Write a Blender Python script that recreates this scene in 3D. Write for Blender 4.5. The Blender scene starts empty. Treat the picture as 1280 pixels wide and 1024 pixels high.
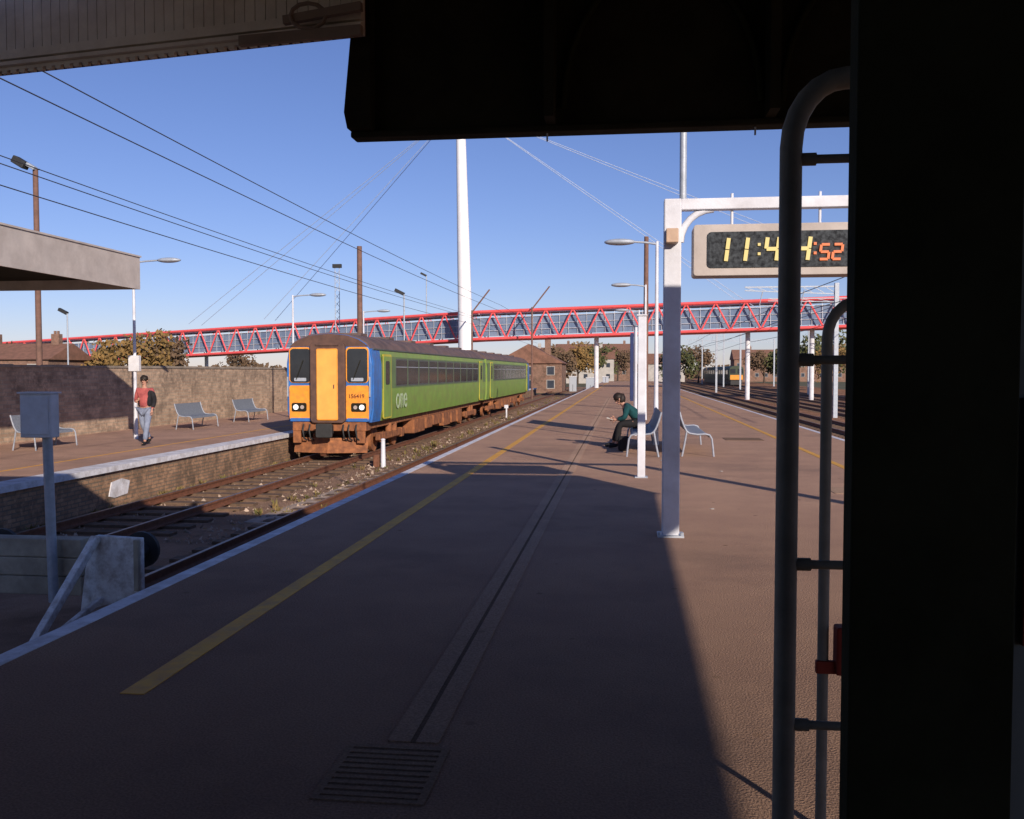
import bpy, bmesh, math, random
from mathutils import Vector, Matrix, Euler, noise
random.seed(11)
R = math.radians
SC = bpy.context.scene
COL = SC.collection
F = 1150.0
EYE = Vector((0, 0, 1.65))
CROT = Euler((R(90 - 2.34), 0, R(6.94)), 'XYZ').to_matrix()
def ray(px, py):
    return CROT @ Vector(((px - 640) / F, -(py - 512) / F, -1))
def P(px, py, Y):
    d = ray(px, py); return EYE + d * ((Y - EYE.y) / d.y)
def G(px, py, z=0):
    d = ray(px, py); return EYE + d * ((z - EYE.z) / d.z)

# ---------------------------------------------------------------- materials
def newmat(name):
    m = bpy.data.materials.new(name); m.use_nodes = True
    nt = m.node_tree; return m, nt, nt.nodes['Principled BSDF']
def N(nt, t, **k):
    n = nt.nodes.new(t)
    for a, b in k.items():
        if a in n.inputs: n.inputs[a].default_value = b
        else: setattr(n, a, b)
    return n
def c4(c): return (c[0], c[1], c[2], 1)
def mix(nt, fac, a, b):
    m = nt.nodes.new('ShaderNodeMix'); m.data_type = 'RGBA'
    if isinstance(fac, (int, float)): m.inputs[0].default_value = fac
    else: nt.links.new(fac, m.inputs[0])
    for s, i in ((a, 6), (b, 7)):
        if isinstance(s, (tuple, list)): m.inputs[i].default_value = c4(s)
        else: nt.links.new(s, m.inputs[i])
    return m.outputs[2]
def nz(nt, co, scale, detail=4, rough=.6, lo=.35, hi=.65):
    n = N(nt, 'ShaderNodeTexNoise', Scale=scale, Detail=detail, Roughness=rough)
    nt.links.new(co, n.inputs['Vector'])
    r = nt.nodes.new('ShaderNodeMapRange'); r.inputs[1].default_value = lo; r.inputs[2].default_value = hi
    nt.links.new(n.outputs[0], r.inputs[0]); return r.outputs[0]
def mat(name, c, c2=None, scale=6, rough=.7, metal=0, bump=.15, bscale=50, spec=.4, dirt=None, dscale=1.5, damt=.6):
    m, nt, b = newmat(name)
    co = nt.nodes.new('ShaderNodeNewGeometry').outputs['Position']
    if c2 is None: c2 = tuple(x * .78 for x in c)
    col = mix(nt, nz(nt, co, scale), c, c2)
    if dirt:
        mm = nt.nodes.new('ShaderNodeMath'); mm.operation = 'MULTIPLY'; mm.inputs[1].default_value = damt
        nt.links.new(nz(nt, co, dscale, 6, .7, .42, .7), mm.inputs[0])
        col = mix(nt, mm.outputs[0], col, dirt)
    nt.links.new(col, b.inputs['Base Color'])
    b.inputs['Roughness'].default_value = rough; b.inputs['Metallic'].default_value = metal
    b.inputs['Specular IOR Level'].default_value = spec
    if bump:
        n = N(nt, 'ShaderNodeTexNoise', Scale=bscale, Detail=3); nt.links.new(co, n.inputs['Vector'])
        bp = nt.nodes.new('ShaderNodeBump'); bp.inputs['Strength'].default_value = bump; bp.inputs['Distance'].default_value = .01
        nt.links.new(n.outputs[0], bp.inputs['Height']); nt.links.new(bp.outputs[0], b.inputs['Normal'])
    return m
def emit(name, c, s, base=(.02, .02, .02)):
    m, nt, b = newmat(name); b.inputs['Base Color'].default_value = c4(base)
    b.inputs['Emission Color'].default_value = c4(c); b.inputs['Emission Strength'].default_value = s
    return m
def asphalt(name, a, b_, stain, bump=.5, near_shade=False):
    m, nt, b = newmat(name)
    co = nt.nodes.new('ShaderNodeNewGeometry').outputs['Position']
    col = mix(nt, nz(nt, co, 1.1, 6, .65), a, b_)
    col = mix(nt, nz(nt, co, .35, 5, .7, .5, .72), col, stain)
    if near_shade:   # foreground shade painted into the colour, deepening toward the camera
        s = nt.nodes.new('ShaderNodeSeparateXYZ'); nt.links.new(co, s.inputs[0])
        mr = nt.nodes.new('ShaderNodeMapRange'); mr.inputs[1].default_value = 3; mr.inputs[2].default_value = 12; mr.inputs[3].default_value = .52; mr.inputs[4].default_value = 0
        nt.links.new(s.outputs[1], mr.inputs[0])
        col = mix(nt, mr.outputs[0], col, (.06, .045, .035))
    spk = nz(nt, co, 90, 2, .5, .35, .65)
    col2 = nt.nodes.new('ShaderNodeMix'); col2.data_type = 'RGBA'; col2.blend_type = 'MULTIPLY'; col2.inputs[0].default_value = .45
    nt.links.new(col, col2.inputs[6])
    g = nt.nodes.new('ShaderNodeCombineColor')
    mr = nt.nodes.new('ShaderNodeMapRange'); mr.inputs[3].default_value = .5; mr.inputs[4].default_value = 1.3
    nt.links.new(spk, mr.inputs[0])
    for i in range(3): nt.links.new(mr.outputs[0], g.inputs[i])
    nt.links.new(g.outputs[0], col2.inputs[7])
    v = N(nt, 'ShaderNodeTexVoronoi', Scale=2.2); nt.links.new(co, v.inputs['Vector'])
    lt = nt.nodes.new('ShaderNodeMath'); lt.operation = 'LESS_THAN'; lt.inputs[1].default_value = .055
    nt.links.new(v.outputs['Distance'], lt.inputs[0])
    out = mix(nt, lt.outputs[0], col2.outputs[2], tuple(x * .45 for x in a))
    nt.links.new(out, b.inputs['Base Color']); b.inputs['Roughness'].default_value = .95
    b.inputs['Specular IOR Level'].default_value = .04
    bp = nt.nodes.new('ShaderNodeBump'); bp.inputs['Strength'].default_value = bump; bp.inputs['Distance'].default_value = .008
    nt.links.new(spk, bp.inputs['Height']); nt.links.new(bp.outputs[0], b.inputs['Normal'])
    return m
def brick(name, a, b_, mortar, scale=1.0, dirt=(.05, .04, .035), bw=.45, rh=.15):
    m, nt, b = newmat(name)
    co = nt.nodes.new('ShaderNodeNewGeometry').outputs['Position']
    s = nt.nodes.new('ShaderNodeSeparateXYZ'); nt.links.new(co, s.inputs[0])
    ad = nt.nodes.new('ShaderNodeMath'); ad.operation = 'ADD'; nt.links.new(s.outputs[0], ad.inputs[0]); nt.links.new(s.outputs[1], ad.inputs[1])
    cb = nt.nodes.new('ShaderNodeCombineXYZ'); nt.links.new(ad.outputs[0], cb.inputs[0]); nt.links.new(s.outputs[2], cb.inputs[1])
    t = N(nt, 'ShaderNodeTexBrick', Scale=scale); t.inputs['Color1'].default_value = c4(a); t.inputs['Color2'].default_value = c4(b_)
    t.inputs['Mortar'].default_value = c4(mortar); t.inputs['Brick Width'].default_value = bw; t.inputs['Row Height'].default_value = rh
    t.inputs['Mortar Size'].default_value = .012
    nt.links.new(cb.outputs[0], t.inputs['Vector'])
    col = mix(nt, nz(nt, co, .9, 6, .75, .45, .7), t.outputs[0], dirt)
    col = mix(nt, nz(nt, co, 5, 4, .7, .5, .8), col, tuple(min(.8, x * 1.3) for x in a))
    nt.links.new(col, b.inputs['Base Color']); b.inputs['Roughness'].default_value = .9; b.inputs['Specular IOR Level'].default_value = .1
    bp = nt.nodes.new('ShaderNodeBump'); bp.inputs['Strength'].default_value = .7; bp.inputs['Distance'].default_value = .02
    nt.links.new(t.outputs['Fac'], bp.inputs['Height']); bp.invert = True; nt.links.new(bp.outputs[0], b.inputs['Normal'])
    return m

m_plat = asphalt('platform_asphalt', (.51, .32, .22), (.43, .265, .19), (.31, .20, .15), near_shade=True)
m_plat2 = asphalt('left_platform_asphalt', (.54, .34, .25), (.44, .275, .205), (.31, .20, .155))
m_white = mat('white_edge_paint', (.80, .80, .84), (.62, .62, .65), 4, .7, dirt=(.3, .25, .22), dscale=5)
m_yellow = mat('yellow_line_paint', (.78, .40, .03), (.68, .33, .03), 5, .7, dirt=(.38, .21, .10), dscale=6)
m_ballast = asphalt('ballast_stone', (.42, .22, .13), (.28, .15, .09), (.13, .075, .05), 1)
m_ballast_l = asphalt('weedy_ballast', (.44, .28, .19), (.28, .18, .125), (.15, .095, .065), 1)
m_ground = mat('far_ground', (.13, .11, .06), (.08, .09, .04), .05, .95)
m_brickface = brick('platform_face_brick', (.42, .25, .15), (.28, .17, .11), (.2, .16, .12), 1, (.10, .075, .055), .23, .08)
m_wall = brick('old_wall_brick', (.56, .40, .28), (.36, .25, .18), (.42, .35, .27), 1, (.19, .145, .11), .34, .11)
m_coping = mat('stone_coping', (.36, .30, .24), (.24, .2, .16), 3, .9)
m_concrete = mat('concrete', (.50, .38, .29), (.36, .28, .22), 3, .85, dirt=(.14, .11, .09))
m_concdark = asphalt('channel_concrete', (.54, .355, .245), (.48, .31, .22), (.38, .25, .18), .4, near_shade=True)
m_slot = asphalt('slot_dirt', (.24, .155, .105), (.20, .13, .09), (.16, .10, .07), .3, near_shade=True)
m_iron = asphalt('worn_iron', (.42, .28, .19), (.34, .22, .155), (.26, .17, .12), .2, near_shade=True)
m_rail = mat('rusty_rail', (.22, .09, .05), (.13, .055, .03), 10, .7, .1)
m_railtop = mat('worn_rail_head', (.30, .22, .18), (.2, .15, .12), 10, .45, .6)
m_sleeper = mat('sleeper_wood', (.16, .10, .065), (.09, .06, .04), 6, .9)
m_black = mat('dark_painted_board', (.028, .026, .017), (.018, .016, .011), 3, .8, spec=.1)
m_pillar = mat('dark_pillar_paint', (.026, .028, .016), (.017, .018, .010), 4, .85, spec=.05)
m_cream = mat('cream_valance_paint', (.85, .76, .64), (.76, .67, .56), 5, .7, dirt=(.46, .38, .3))
m_lightgrey = mat('light_grey_fascia', (.56, .50, .46), (.48, .43, .40), 2, .75, dirt=(.34, .29, .26))
m_postwhite = mat('white_post_paint', (.74, .76, .82), (.64, .66, .72), 4, .5, dirt=(.35, .3, .28), damt=.4)
m_galv = mat('galvanised_steel', (.46, .50, .56), (.36, .40, .45), 12, .5, .2)
m_bench = mat('perforated_bench_steel', (.24, .26, .30), (.16, .18, .21), 30, .6, .1)
m_benchframe = mat('bench_frame_steel', (.36, .39, .45), (.28, .30, .35), 20, .55, .1)
m_tube = mat('grey_tube_paint', (.22, .205, .17), (.16, .15, .125), 10, .6, 0, spec=.25)
m_darkmetal = mat('dark_metal', (.05, .05, .05), None, 8, .6, .3)
m_brown = mat('brown_mast', (.22, .12, .09), (.15, .085, .065), 5, .85)
m_brackets = mat('brown_bracket', (.30, .22, .17), (.22, .16, .12), 5, .85)
m_red = mat('red_bridge_paint', (.88, .12, .12), (.78, .10, .10), 2, .55)
m_bridgeglass = mat('bridge_glazing', (.13, .19, .30), (.22, .28, .38), .8, .25, 0, 0)
m_bridgewhite = mat('bridge_white_frame', (.62, .65, .7), None, 3, .6)
m_pier = mat('bridge_pier_white', (.75, .76, .8), None, 3, .6)
m_mast = mat('mast_white', (.88, .88, .9), (.8, .8, .83), 1, .5)
m_cable = mat('pale_cable', (.50, .58, .74), None, 3, .6, 0, 0)
m_wire = mat('copper_wire', (.07, .07, .085), None, 3, .6, .2, 0)
m_green = mat('train_green', (.24, .38, .07), (.19, .32, .06), 1.5, .45, dirt=(.22, .18, .08), dscale=2.5, damt=.55, bump=.02)
m_dkgreen = mat('train_window_band', (.13, .21, .075), (.10, .16, .06), 2, .4, bump=.02)
m_fargreen = mat('far_train_green', (.05, .07, .04), None, 2, .6, bump=0)
m_blue = mat('train_blue', (.04, .18, .52), (.03, .14, .44), 2, .4, dirt=(.12, .10, .09), dscale=4, damt=.4, bump=.02)
m_orange = mat('train_warning_yellow', (.95, .38, .04), (.86, .33, .035), 3, .4, dirt=(.4, .17, .06), dscale=5, damt=.55, bump=.02)
m_gangway = mat('gangway_brown_grey', (.14, .075, .055), (.09, .05, .04), 5, .75)
m_roof = mat('train_roof', (.16, .11, .10), (.09, .065, .06), 2, .7, dirt=(.22, .12, .08))
m_under = mat('rusty_underframe', (.42, .16, .06), (.22, .085, .04), 4, .85, dirt=(.06, .03, .022), dscale=5)
m_glass = mat('dark_train_glass', (.018, .022, .028), (.03, .034, .04), 1.2, .12, 0, 0, spec=.6)
m_frame = mat('window_rubber_frame', (.10, .11, .10), None, 4, .5)
m_lamp = emit('headlamp_lens', (1, .95, .85), .9, (.8, .8, .8))
m_dimlamp = mat('unlit_lamp_lens', (.5, .42, .38), None, 3, .3, 0, 0)
m_letter = mat('pale_lettering', (.50, .62, .38), None, 4, .5, 0, 0)
m_darkletter = mat('dark_lettering', (.22, .05, .02), None, 4, .5, 0, 0)
m_digit = emit('lit_digit_yellow', (1, .74, .26), 1.0)
m_digit2 = emit('lit_digit_orange', (1, .22, .06), 1.0)
m_display = mat('display_panel', (.016, .018, .022), (.07, .08, .09), 28, .6, bump=0, spec=.1)
m_timber = mat('weathered_timber', (.50, .44, .34), (.36, .32, .25), 4, .85, dirt=(.14, .12, .09))
m_bufferwhite = mat('flaking_white_paint', (.88, .87, .85), (.74, .72, .69), 5, .8, dirt=(.28, .2, .14), dscale=9, damt=.75)
m_boxgrey = mat('grey_cabinet_paint', (.78, .79, .82), (.68, .69, .73), 5, .6, dirt=(.45, .4, .35))
m_skin = mat('skin', (.50, .27, .19), (.44, .23, .16), 8, .6, bump=.02)
m_pink = mat('pink_red_shirt', (.50, .13, .12), (.36, .08, .08), 9, .9)
m_jacket = mat('black_jacket', (.018, .018, .022), None, 9, .85)
m_jeans = mat('pale_jeans', (.26, .30, .40), (.17, .20, .28), 7, .9)
m_teal = mat('teal_top', (.008, .07, .075), (.006, .045, .05), 9, .9)
m_blackcloth = mat('black_cloth', (.015, .014, .016), None, 9, .9)
m_hair = mat('dark_hair', (.02, .012, .008), None, 20, .6)
m_lip = mat('lip', (.35, .12, .1), None, 20, .6)
m_paper = mat('page_paper', (.6, .58, .52), None, 9, .8)
m_signblue = mat('dark_blue_sign', (.02, .035, .13), None, 4, .5)
m_bark = mat('bark', (.09, .065, .05), None, 8, .9)
m_roofred = mat('roof_tiles', (.26, .13, .09), (.18, .095, .065), 2, .9)
m_housebrick = brick('house_brick', (.30, .17, .12), (.24, .14, .10), (.25, .2, .17), 1, (.12, .08, .06), .3, .1)
m_render = mat('pale_render', (.5, .47, .43), (.4, .38, .35), 1, .9)
m_pane = mat('house_pane', (.05, .06, .08), None, 2, .2, bump=0)
m_redlock = mat('red_catch', (.22, .03, .018), None, 8, .7, spec=.2)
m_weed = mat('weed_leaf', (.13, .13, .035), (.26, .17, .07), 6, .9, bump=0)
def leafmat(n, a, b): return mat(n, a, b, .9, .9, bump=0)
m_leafs = [leafmat('leaf_autumn', (.28, .16, .05), (.16, .11, .04)), leafmat('leaf_green', (.06, .08, .03), (.11, .10, .035)), leafmat('leaf_brown', (.17, .105, .06), (.11, .075, .045))]

# ---------------------------------------------------------------- mesh builder
ORG = {}
class MB:
    def __init__(s): s.bm = bmesh.new()
    def face(s, pts):
        try: return s.bm.faces.new([s.bm.verts.new(Vector(p)) for p in pts])
        except Exception: return None
    def prism(s, poly, axis, a, b):
        f = {'y': lambda u, v, w: (u, w, v), 'x': lambda u, v, w: (w, u, v), 'z': lambda u, v, w: (u, v, w)}[axis]
        A = [s.bm.verts.new(f(u, v, a)) for u, v in poly]; B = [s.bm.verts.new(f(u, v, b)) for u, v in poly]
        s.bm.faces.new(A); s.bm.faces.new(B[::-1])
        n = len(poly)
        for i in range(n): s.bm.faces.new((A[i], B[i], B[(i + 1) % n], A[(i + 1) % n]))
        return s
    def box(s, x0, x1, y0, y1, z0, z1):
        return s.prism([(x0, y0), (x1, y0), (x1, y1), (x0, y1)], 'z', z0, z1)
    def rplate(s, axis, cu, cv, w, h, r, a, b, n=4):
        pts = []
        for sx, sy, a0 in ((1, 1, 0), (-1, 1, 90), (-1, -1, 180), (1, -1, 270)):
            for k in range(n + 1):
                t = R(a0 + 90 * k / n)
                pts.append((cu + sx * (w / 2 - r) + r * math.cos(t), cv + sy * (h / 2 - r) + r * math.sin(t)))
        return s.prism(pts, axis, a, b)
    def bar(s, p0, p1, w, h=None, up=(0, 0, 1)):
        h = h or w; p0 = Vector(p0); p1 = Vector(p1); d = (p1 - p0).normalized(); up = Vector(up)
        if abs(d.dot(up)) > .99: up = Vector((0, 1, 0))
        x = d.cross(up).normalized(); y = x.cross(d)
        c = [(1, 1), (-1, 1), (-1, -1), (1, -1)]
        A = [s.bm.verts.new(p0 + x * (w / 2 * a) + y * (h / 2 * b)) for a, b in c]
        B = [s.bm.verts.new(p1 + x * (w / 2 * a) + y * (h / 2 * b)) for a, b in c]
        s.bm.faces.new(A); s.bm.faces.new(B[::-1])
        for i in range(4): s.bm.faces.new((A[i], B[i], B[(i + 1) % 4], A[(i + 1) % 4]))
        return s
    def tube(s, pts, r, n=10):
        pts = [Vector(p) for p in pts]
        rs = r if isinstance(r, (list, tuple)) else [r] * len(pts)
        d = (pts[1] - pts[0]).normalized(); u = d.orthogonal().normalized(); rings = []
        for i, p in enumerate(pts):
            if i == 0: t = pts[1] - pts[0]
            elif i == len(pts) - 1: t = pts[-1] - pts[-2]
            else: t = (pts[i + 1] - p).normalized() + (p - pts[i - 1]).normalized()
            t.normalize(); u = (u - t * u.dot(t)).normalized(); v = t.cross(u)
            rings.append([s.bm.verts.new(p + (u * math.cos(2 * math.pi * k / n) + v * math.sin(2 * math.pi * k / n)) * rs[i]) for k in range(n)])
        for a, b in zip(rings, rings[1:]):
            for k in range(n): s.bm.faces.new((a[k], a[(k + 1) % n], b[(k + 1) % n], b[k]))
        s.bm.faces.new(rings[0][::-1]); s.bm.faces.new(rings[-1])
        return s
    def ball(s, c, r, n=12, jit=0):
        r = Vector(r) if not isinstance(r, (int, float)) else Vector((r, r, r))
        ret = bmesh.ops.create_uvsphere(s.bm, u_segments=n, v_segments=max(6, n * 2 // 3), radius=1)
        for v in ret['verts']:
            q = v.co.copy()
            k = 1 + jit * noise.noise(q * 3 + Vector(c))
            v.co = Vector((q.x * r.x * k, q.y * r.y * k, q.z * r.z * k)) + Vector(c)
        return s
    def addmesh(s, me, mtx=None):
        me2 = me.copy()
        if mtx is not None: me2.transform(mtx)
        s.bm.from_mesh(me2); bpy.data.meshes.remove(me2); return s
    def build(s, name, m, parent=None, org=None, smooth=None, bevel=0, recalc=True):
        if recalc: bmesh.ops.recalc_face_normals(s.bm, faces=s.bm.faces)
        o_ = ORG.get(parent.name, Vector()) if parent else (Vector(org) if org is not None else Vector())
        for v in s.bm.verts: v.co -= o_
        me = bpy.data.meshes.new(name); s.bm.to_mesh(me); s.bm.free()
        me.materials.append(m)
        if smooth is not None:
            me.shade_smooth(); me.set_sharp_from_angle(angle=R(smooth))
        o = bpy.data.objects.new(name, me); COL.objects.link(o)
        if parent: o.parent = parent; ORG[o.name] = o_
        else: o.location = o_; ORG[o.name] = o_
        if bevel:
            b = o.modifiers.new('bevel', 'BEVEL'); b.width = bevel; b.segments = 2; b.limit_method = 'ANGLE'
        return o
def thing(name, label, cat, loc=(0, 0, 0), group=None):
    o = bpy.data.objects.new(name, None); COL.objects.link(o); o.location = loc; o.empty_display_size = .2
    ORG[o.name] = Vector(loc); o['label'] = label; o['category'] = cat
    if group: o['group'] = group
    return o
def tag(o, label, cat, group=None, kind=None):
    o['label'] = label; o['category'] = cat
    if group: o['group'] = group
    if kind: o['kind'] = kind
    return o
def struct(o, label=None):
    o['kind'] = 'structure'
    if label: o['label'] = label
    return o
def text_mesh(txt, size, bold=0.0):
    cu = bpy.data.curves.new('t', 'FONT'); cu.body = txt; cu.size = size; cu.extrude = .004; cu.offset = bold
    o = bpy.data.objects.new('t', cu); COL.objects.link(o)
    dg = bpy.context.evaluated_depsgraph_get(); dg.update()
    me = bpy.data.meshes.new_from_object(o.evaluated_get(dg))
    bpy.data.objects.remove(o); return me

# ---------------------------------------------------------------- world, sun, camera
W = bpy.data.worlds.new('World'); SC.world = W; W.use_nodes = True
nt = W.node_tree; bg = nt.nodes['Background']
sky = nt.nodes.new('ShaderNodeTexSky'); sky.sky_type = 'NISHITA'; sky.sun_disc = False
sky.sun_elevation = R(22); sky.sun_rotation = R(150); sky.dust_density = .1; sky.ozone_density = 3.0; sky.air_density = 1.0
tm = nt.nodes.new('ShaderNodeMix'); tm.data_type = 'RGBA'; tm.blend_type = 'MULTIPLY'; tm.inputs[0].default_value = 1
tm.inputs[7].default_value = (1.0, .97, 1.36, 1)
nt.links.new(sky.outputs[0], tm.inputs[6]); nt.links.new(tm.outputs[2], bg.inputs[0]); bg.inputs[1].default_value = .078
sd = Vector((-math.sin(R(30)) * math.cos(R(22)), math.cos(R(30)) * math.cos(R(22)), -math.sin(R(22))))
L = bpy.data.lights.new('sun', 'SUN'); L.energy = 5.0; L.angle = R(.53); L.color = (1, .87, .74)
lo = bpy.data.objects.new('sun', L); COL.objects.link(lo); lo.rotation_euler = sd.to_track_quat('-Z', 'Y').to_euler(); lo.location = (20, -30, 30)
cd = bpy.data.cameras.new('camera'); cd.sensor_width = 36; cd.lens = 36 * F / 1280; cd.clip_end = 5000; cd.clip_start = .05
co = bpy.data.objects.new('camera', cd); COL.objects.link(co); co.location = EYE; co.rotation_euler = CROT.to_euler(); SC.camera = co
SC.view_settings.view_transform = 'Standard'; SC.view_settings.look = 'None'; SC.view_settings.exposure = 0

# ---------------------------------------------------------------- ground and platforms
XL, XR, XP, ZP, XW = -3.6, 5.34, -10.38, -.28, -16.5
struct(MB().box(-1500, 1500, -300, 2500, -1.6, -1.2).build('ground', m_ground))
struct(MB().box(XP, XL, -16, 170, -1.19, -1.12).build('trackbed', m_ballast_l))
struct(MB().box(XR, 34, -16, 400, -1.19, -1.10).build('trackbed', m_ballast))
struct(MB().box(XL + .06, XR - .06, -16, 165, -1.19, -.1).build('platform_face', m_brickface))
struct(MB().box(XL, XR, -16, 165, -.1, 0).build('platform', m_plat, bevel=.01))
struct(MB().box(-17.2, XP - .08, 2, 110, -1.19, ZP - .12).build('platform_face', m_brickface))
struct(MB().box(-17.2, XP, 2, 110, ZP - .12, ZP).build('platform', m_plat2, bevel=.01))
struct(MB().box(XL - .004, XL + .13, -16, 165, -.07, .004).build('white_edge_line', m_white))
struct(MB().box(XR - .13, XR + .004, -16, 165, -.07, .004).build('white_edge_line', m_white))
struct(MB().box(XP - .5, XP + .006, 2, 110, ZP - .11, ZP + .005).build('white_edge_coping', m_white))
struct(MB().box(-2.56, -2.43, 4.38, 165, 0, .004).build('yellow_line', m_yellow))
struct(MB().box(3.72, 3.84, 2.6, 165, 0, .004).build('yellow_line', m_yellow))
struct(MB().box(-12.05, -11.97, 2, 110, ZP, ZP + .004).build('yellow_line', m_yellow))
struct(MB().prism([(-6.9, 16), (-4.4, 15.6), (-4.1, 24), (-5.4, 26.5), (-6.5, 25)], 'z', -1.12, -1.09).build('concrete_slab', m_concrete))

dc = thing('drain_channel', 'long narrow concrete drain channel with a dark slot running up the platform', 'drain', (-.93, 3.95, 0))
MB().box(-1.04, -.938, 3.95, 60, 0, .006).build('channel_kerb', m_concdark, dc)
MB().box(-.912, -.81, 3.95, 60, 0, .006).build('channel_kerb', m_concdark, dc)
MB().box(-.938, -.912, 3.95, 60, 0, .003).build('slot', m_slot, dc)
dg_ = thing('drain_grate', 'square iron gully grate at the near end of the drain channel', 'drain grate', (-.98, 3.65, 0))
b = MB()
for x0, x1, y0, y1 in ((-1.2, -.75, 3.37, 3.4), (-1.2, -.75, 3.87, 3.9), (-1.2, -1.17, 3.4, 3.87), (-.78, -.75, 3.4, 3.87)): b.box(x0, x1, y0, y1, 0, .005)
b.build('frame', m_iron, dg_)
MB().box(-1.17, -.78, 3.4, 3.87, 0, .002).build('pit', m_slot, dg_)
for k in range(9):
    y = 3.415 + k * .05; MB().box(-1.17, -.78, y, y + .03, .002, .005).build('bar', m_iron, dg_)
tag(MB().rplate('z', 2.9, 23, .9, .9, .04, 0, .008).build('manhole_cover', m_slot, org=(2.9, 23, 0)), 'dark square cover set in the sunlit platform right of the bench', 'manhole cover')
tag(MB().rplate('z', 3.1, 13.2, .5, .7, .03, 0, .006).build('service_cover', m_iron, org=(3.1, 13.2, 0)), 'small weathered service cover in the platform near the right yellow line', 'cover')
for i, (x, y, s_) in enumerate(((.7, 17.2, .03), (1.6, 15.5, .02), (-.4, 21.5, .03), (1.05, 11.2, .018), (2.1, 12.6, .02))):
    tag(MB().prism([(x, y), (x + s_ * 2, y + s_), (x + s_ * 1.4, y + s_ * 3), (x - s_, y + s_ * 2)], 'z', .002, .006).build('litter_scrap', m_paper, org=(x, y, 0)),
        ['scrap of litter by the foot of the nearest bench', 'scrap of litter on the sunlit platform beyond the gantry post', 'scrap of litter near the left side of the seated person', 'tiny scrap of litter just beyond the gantry base', 'tiny scrap of litter right of the gantry post'][i], 'litter', 'litter scraps on the platform')

# ---------------------------------------------------------------- tracks
sl_me = None
def track(xc, y0, y1, label, grp):
    global sl_me
    t = thing('railway_track', label, 'railway track', (xc, y0, -1.12), grp)
    for sx in (-1, 1):
        x = xc + sx * .7525
        r = MB().prism([(x - .07, -1.07), (x + .07, -1.07), (x + .07, -1.05), (x + .012, -1.03), (x + .012, -.97), (x + .035, -.965), (x + .035, -.93), (x - .035, -.93), (x - .035, -.965), (x - .012, -.97), (x - .012, -1.03), (x - .07, -1.05)], 'y', y0, y1).build('rail', m_rail, t)
        MB().box(x - .03, x + .03, y0, y1, -.93, -.925).build('rail_head', m_railtop, r)
    n = 95
    for k in range(n):
        y = y0 + .4 + k * .7
        if y > y1: break
        if sl_me is None:
            o = MB().box(xc - 1.3, xc + 1.3, y - .125, y + .125, -1.17, -1.07).build('sleeper', m_sleeper, t); sl_me = o.data
            globals()['sl_ref'] = (xc, y, ORG[t.name].copy())
        else:
            o = bpy.data.objects.new('sleeper', sl_me); COL.objects.link(o); o.parent = t
            bx, by, boff = sl_ref
            o.location = Vector((xc - bx, y - by, 0)) + boff - ORG[t.name]
    y = y0 + .4 + n * .7
    if y < y1:
        b = MB()
        while y < y1: b.box(xc - 1.3, xc + 1.3, y - .125, y + .125, -1.17, -1.07); y += .7
        s = b.build('sleepers', m_sleeper, t); s['kind'] = 'stuff'
TX = -8.87
track(TX, 11.5, 160, 'rusty track under the green train', 'bay tracks')
track(-5.25, 10.2, 160, 'overgrown empty track between the train and the middle platform', 'bay tracks')
for i, (xc, nm) in enumerate(((6.85, 'running track hard against the right platform edge'), (10.3, 'second running track out from the right platform edge'), (14.2, 'third running track out from the right platform edge'), (17.7, 'fourth running track out from the right platform edge'), (21.6, 'farthest running track on the right'))):
    track(xc, 18, 330, nm, 'running tracks on the right')

# buffer stop
bs = thing('buffer_stop', 'flaking white and grey buffer stop with timber planks and a raking strut', 'buffer stop', (-5.6, 9, -1.12))
for k in range(3):
    MB().box(-7.6, -5.64, 8.95, 9.15, -.70 + k * .2, -.505 + k * .2).build('timber_plank', m_timber, bs, bevel=.012)
MB().prism([(-5.60, -.84), (-5.06, -.70), (-4.92, -.60), (-4.92, -.06), (-5.42, -.04), (-5.5, -.1)], 'y', 8.86, 8.93).build('end_plate', m_bufferwhite, bs, bevel=.01)
MB().box(-4.985, -4.93, 8.82, 8.86, -.6, -.07).build('edge_rib', m_timber, bs, bevel=.008)
MB().bar((-5.40, 8.84, -.06), (-5.52, 7.75, -1.1), .08, .08).build('raking_strut', m_bufferwhite, bs, bevel=.01)
MB().bar((-5.36, 8.84, -.7), (-5.50, 7.95, -1.0), .06, .06).build('lower_strut', m_bufferwhite, bs, bevel=.01)
MB().bar((-7.1, 8.9, -.05), (-7.1, 7.75, -1.1), .1, .1).build('raking_strut', m_bufferwhite, bs, bevel=.01)
for x in (-6.9, -5.25):
    q = MB().tube([(x, 9.15, -.3), (x, 9.45, -.3)], .1, 14).tube([(x, 9.45, -.3), (x, 9.5, -.3)], .2, 18).build('buffer', m_darkmetal, bs, smooth=40)
cb = thing('cabinet_post', 'grey metal box on a thin post in front of the buffer stop planks', 'equipment box', (-5.6, 8.8, -1.12))
pb = P(55, 519, 8.8)
MB().tube([(pb.x + .04, 8.84, -.74), (pb.x, 8.84, pb.z)], .05, 12).build('post', m_galv, cb, smooth=40)
bx_ = MB().box(pb.x - .17, pb.x + .17, 8.66, 8.8, pb.z - .225, pb.z + .225).build('box', m_boxgrey, cb, bevel=.01)
MB().box(pb.x - .185, pb.x + .185, 8.64, 8.82, pb.z + .225, pb.z + .24).build('lid', m_boxgrey, cb)
MB().box(pb.x - .145, pb.x + .145, 8.652, 8.66, pb.z - .19, pb.z + .19).build('door', m_boxgrey, cb, bevel=.004)

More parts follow.
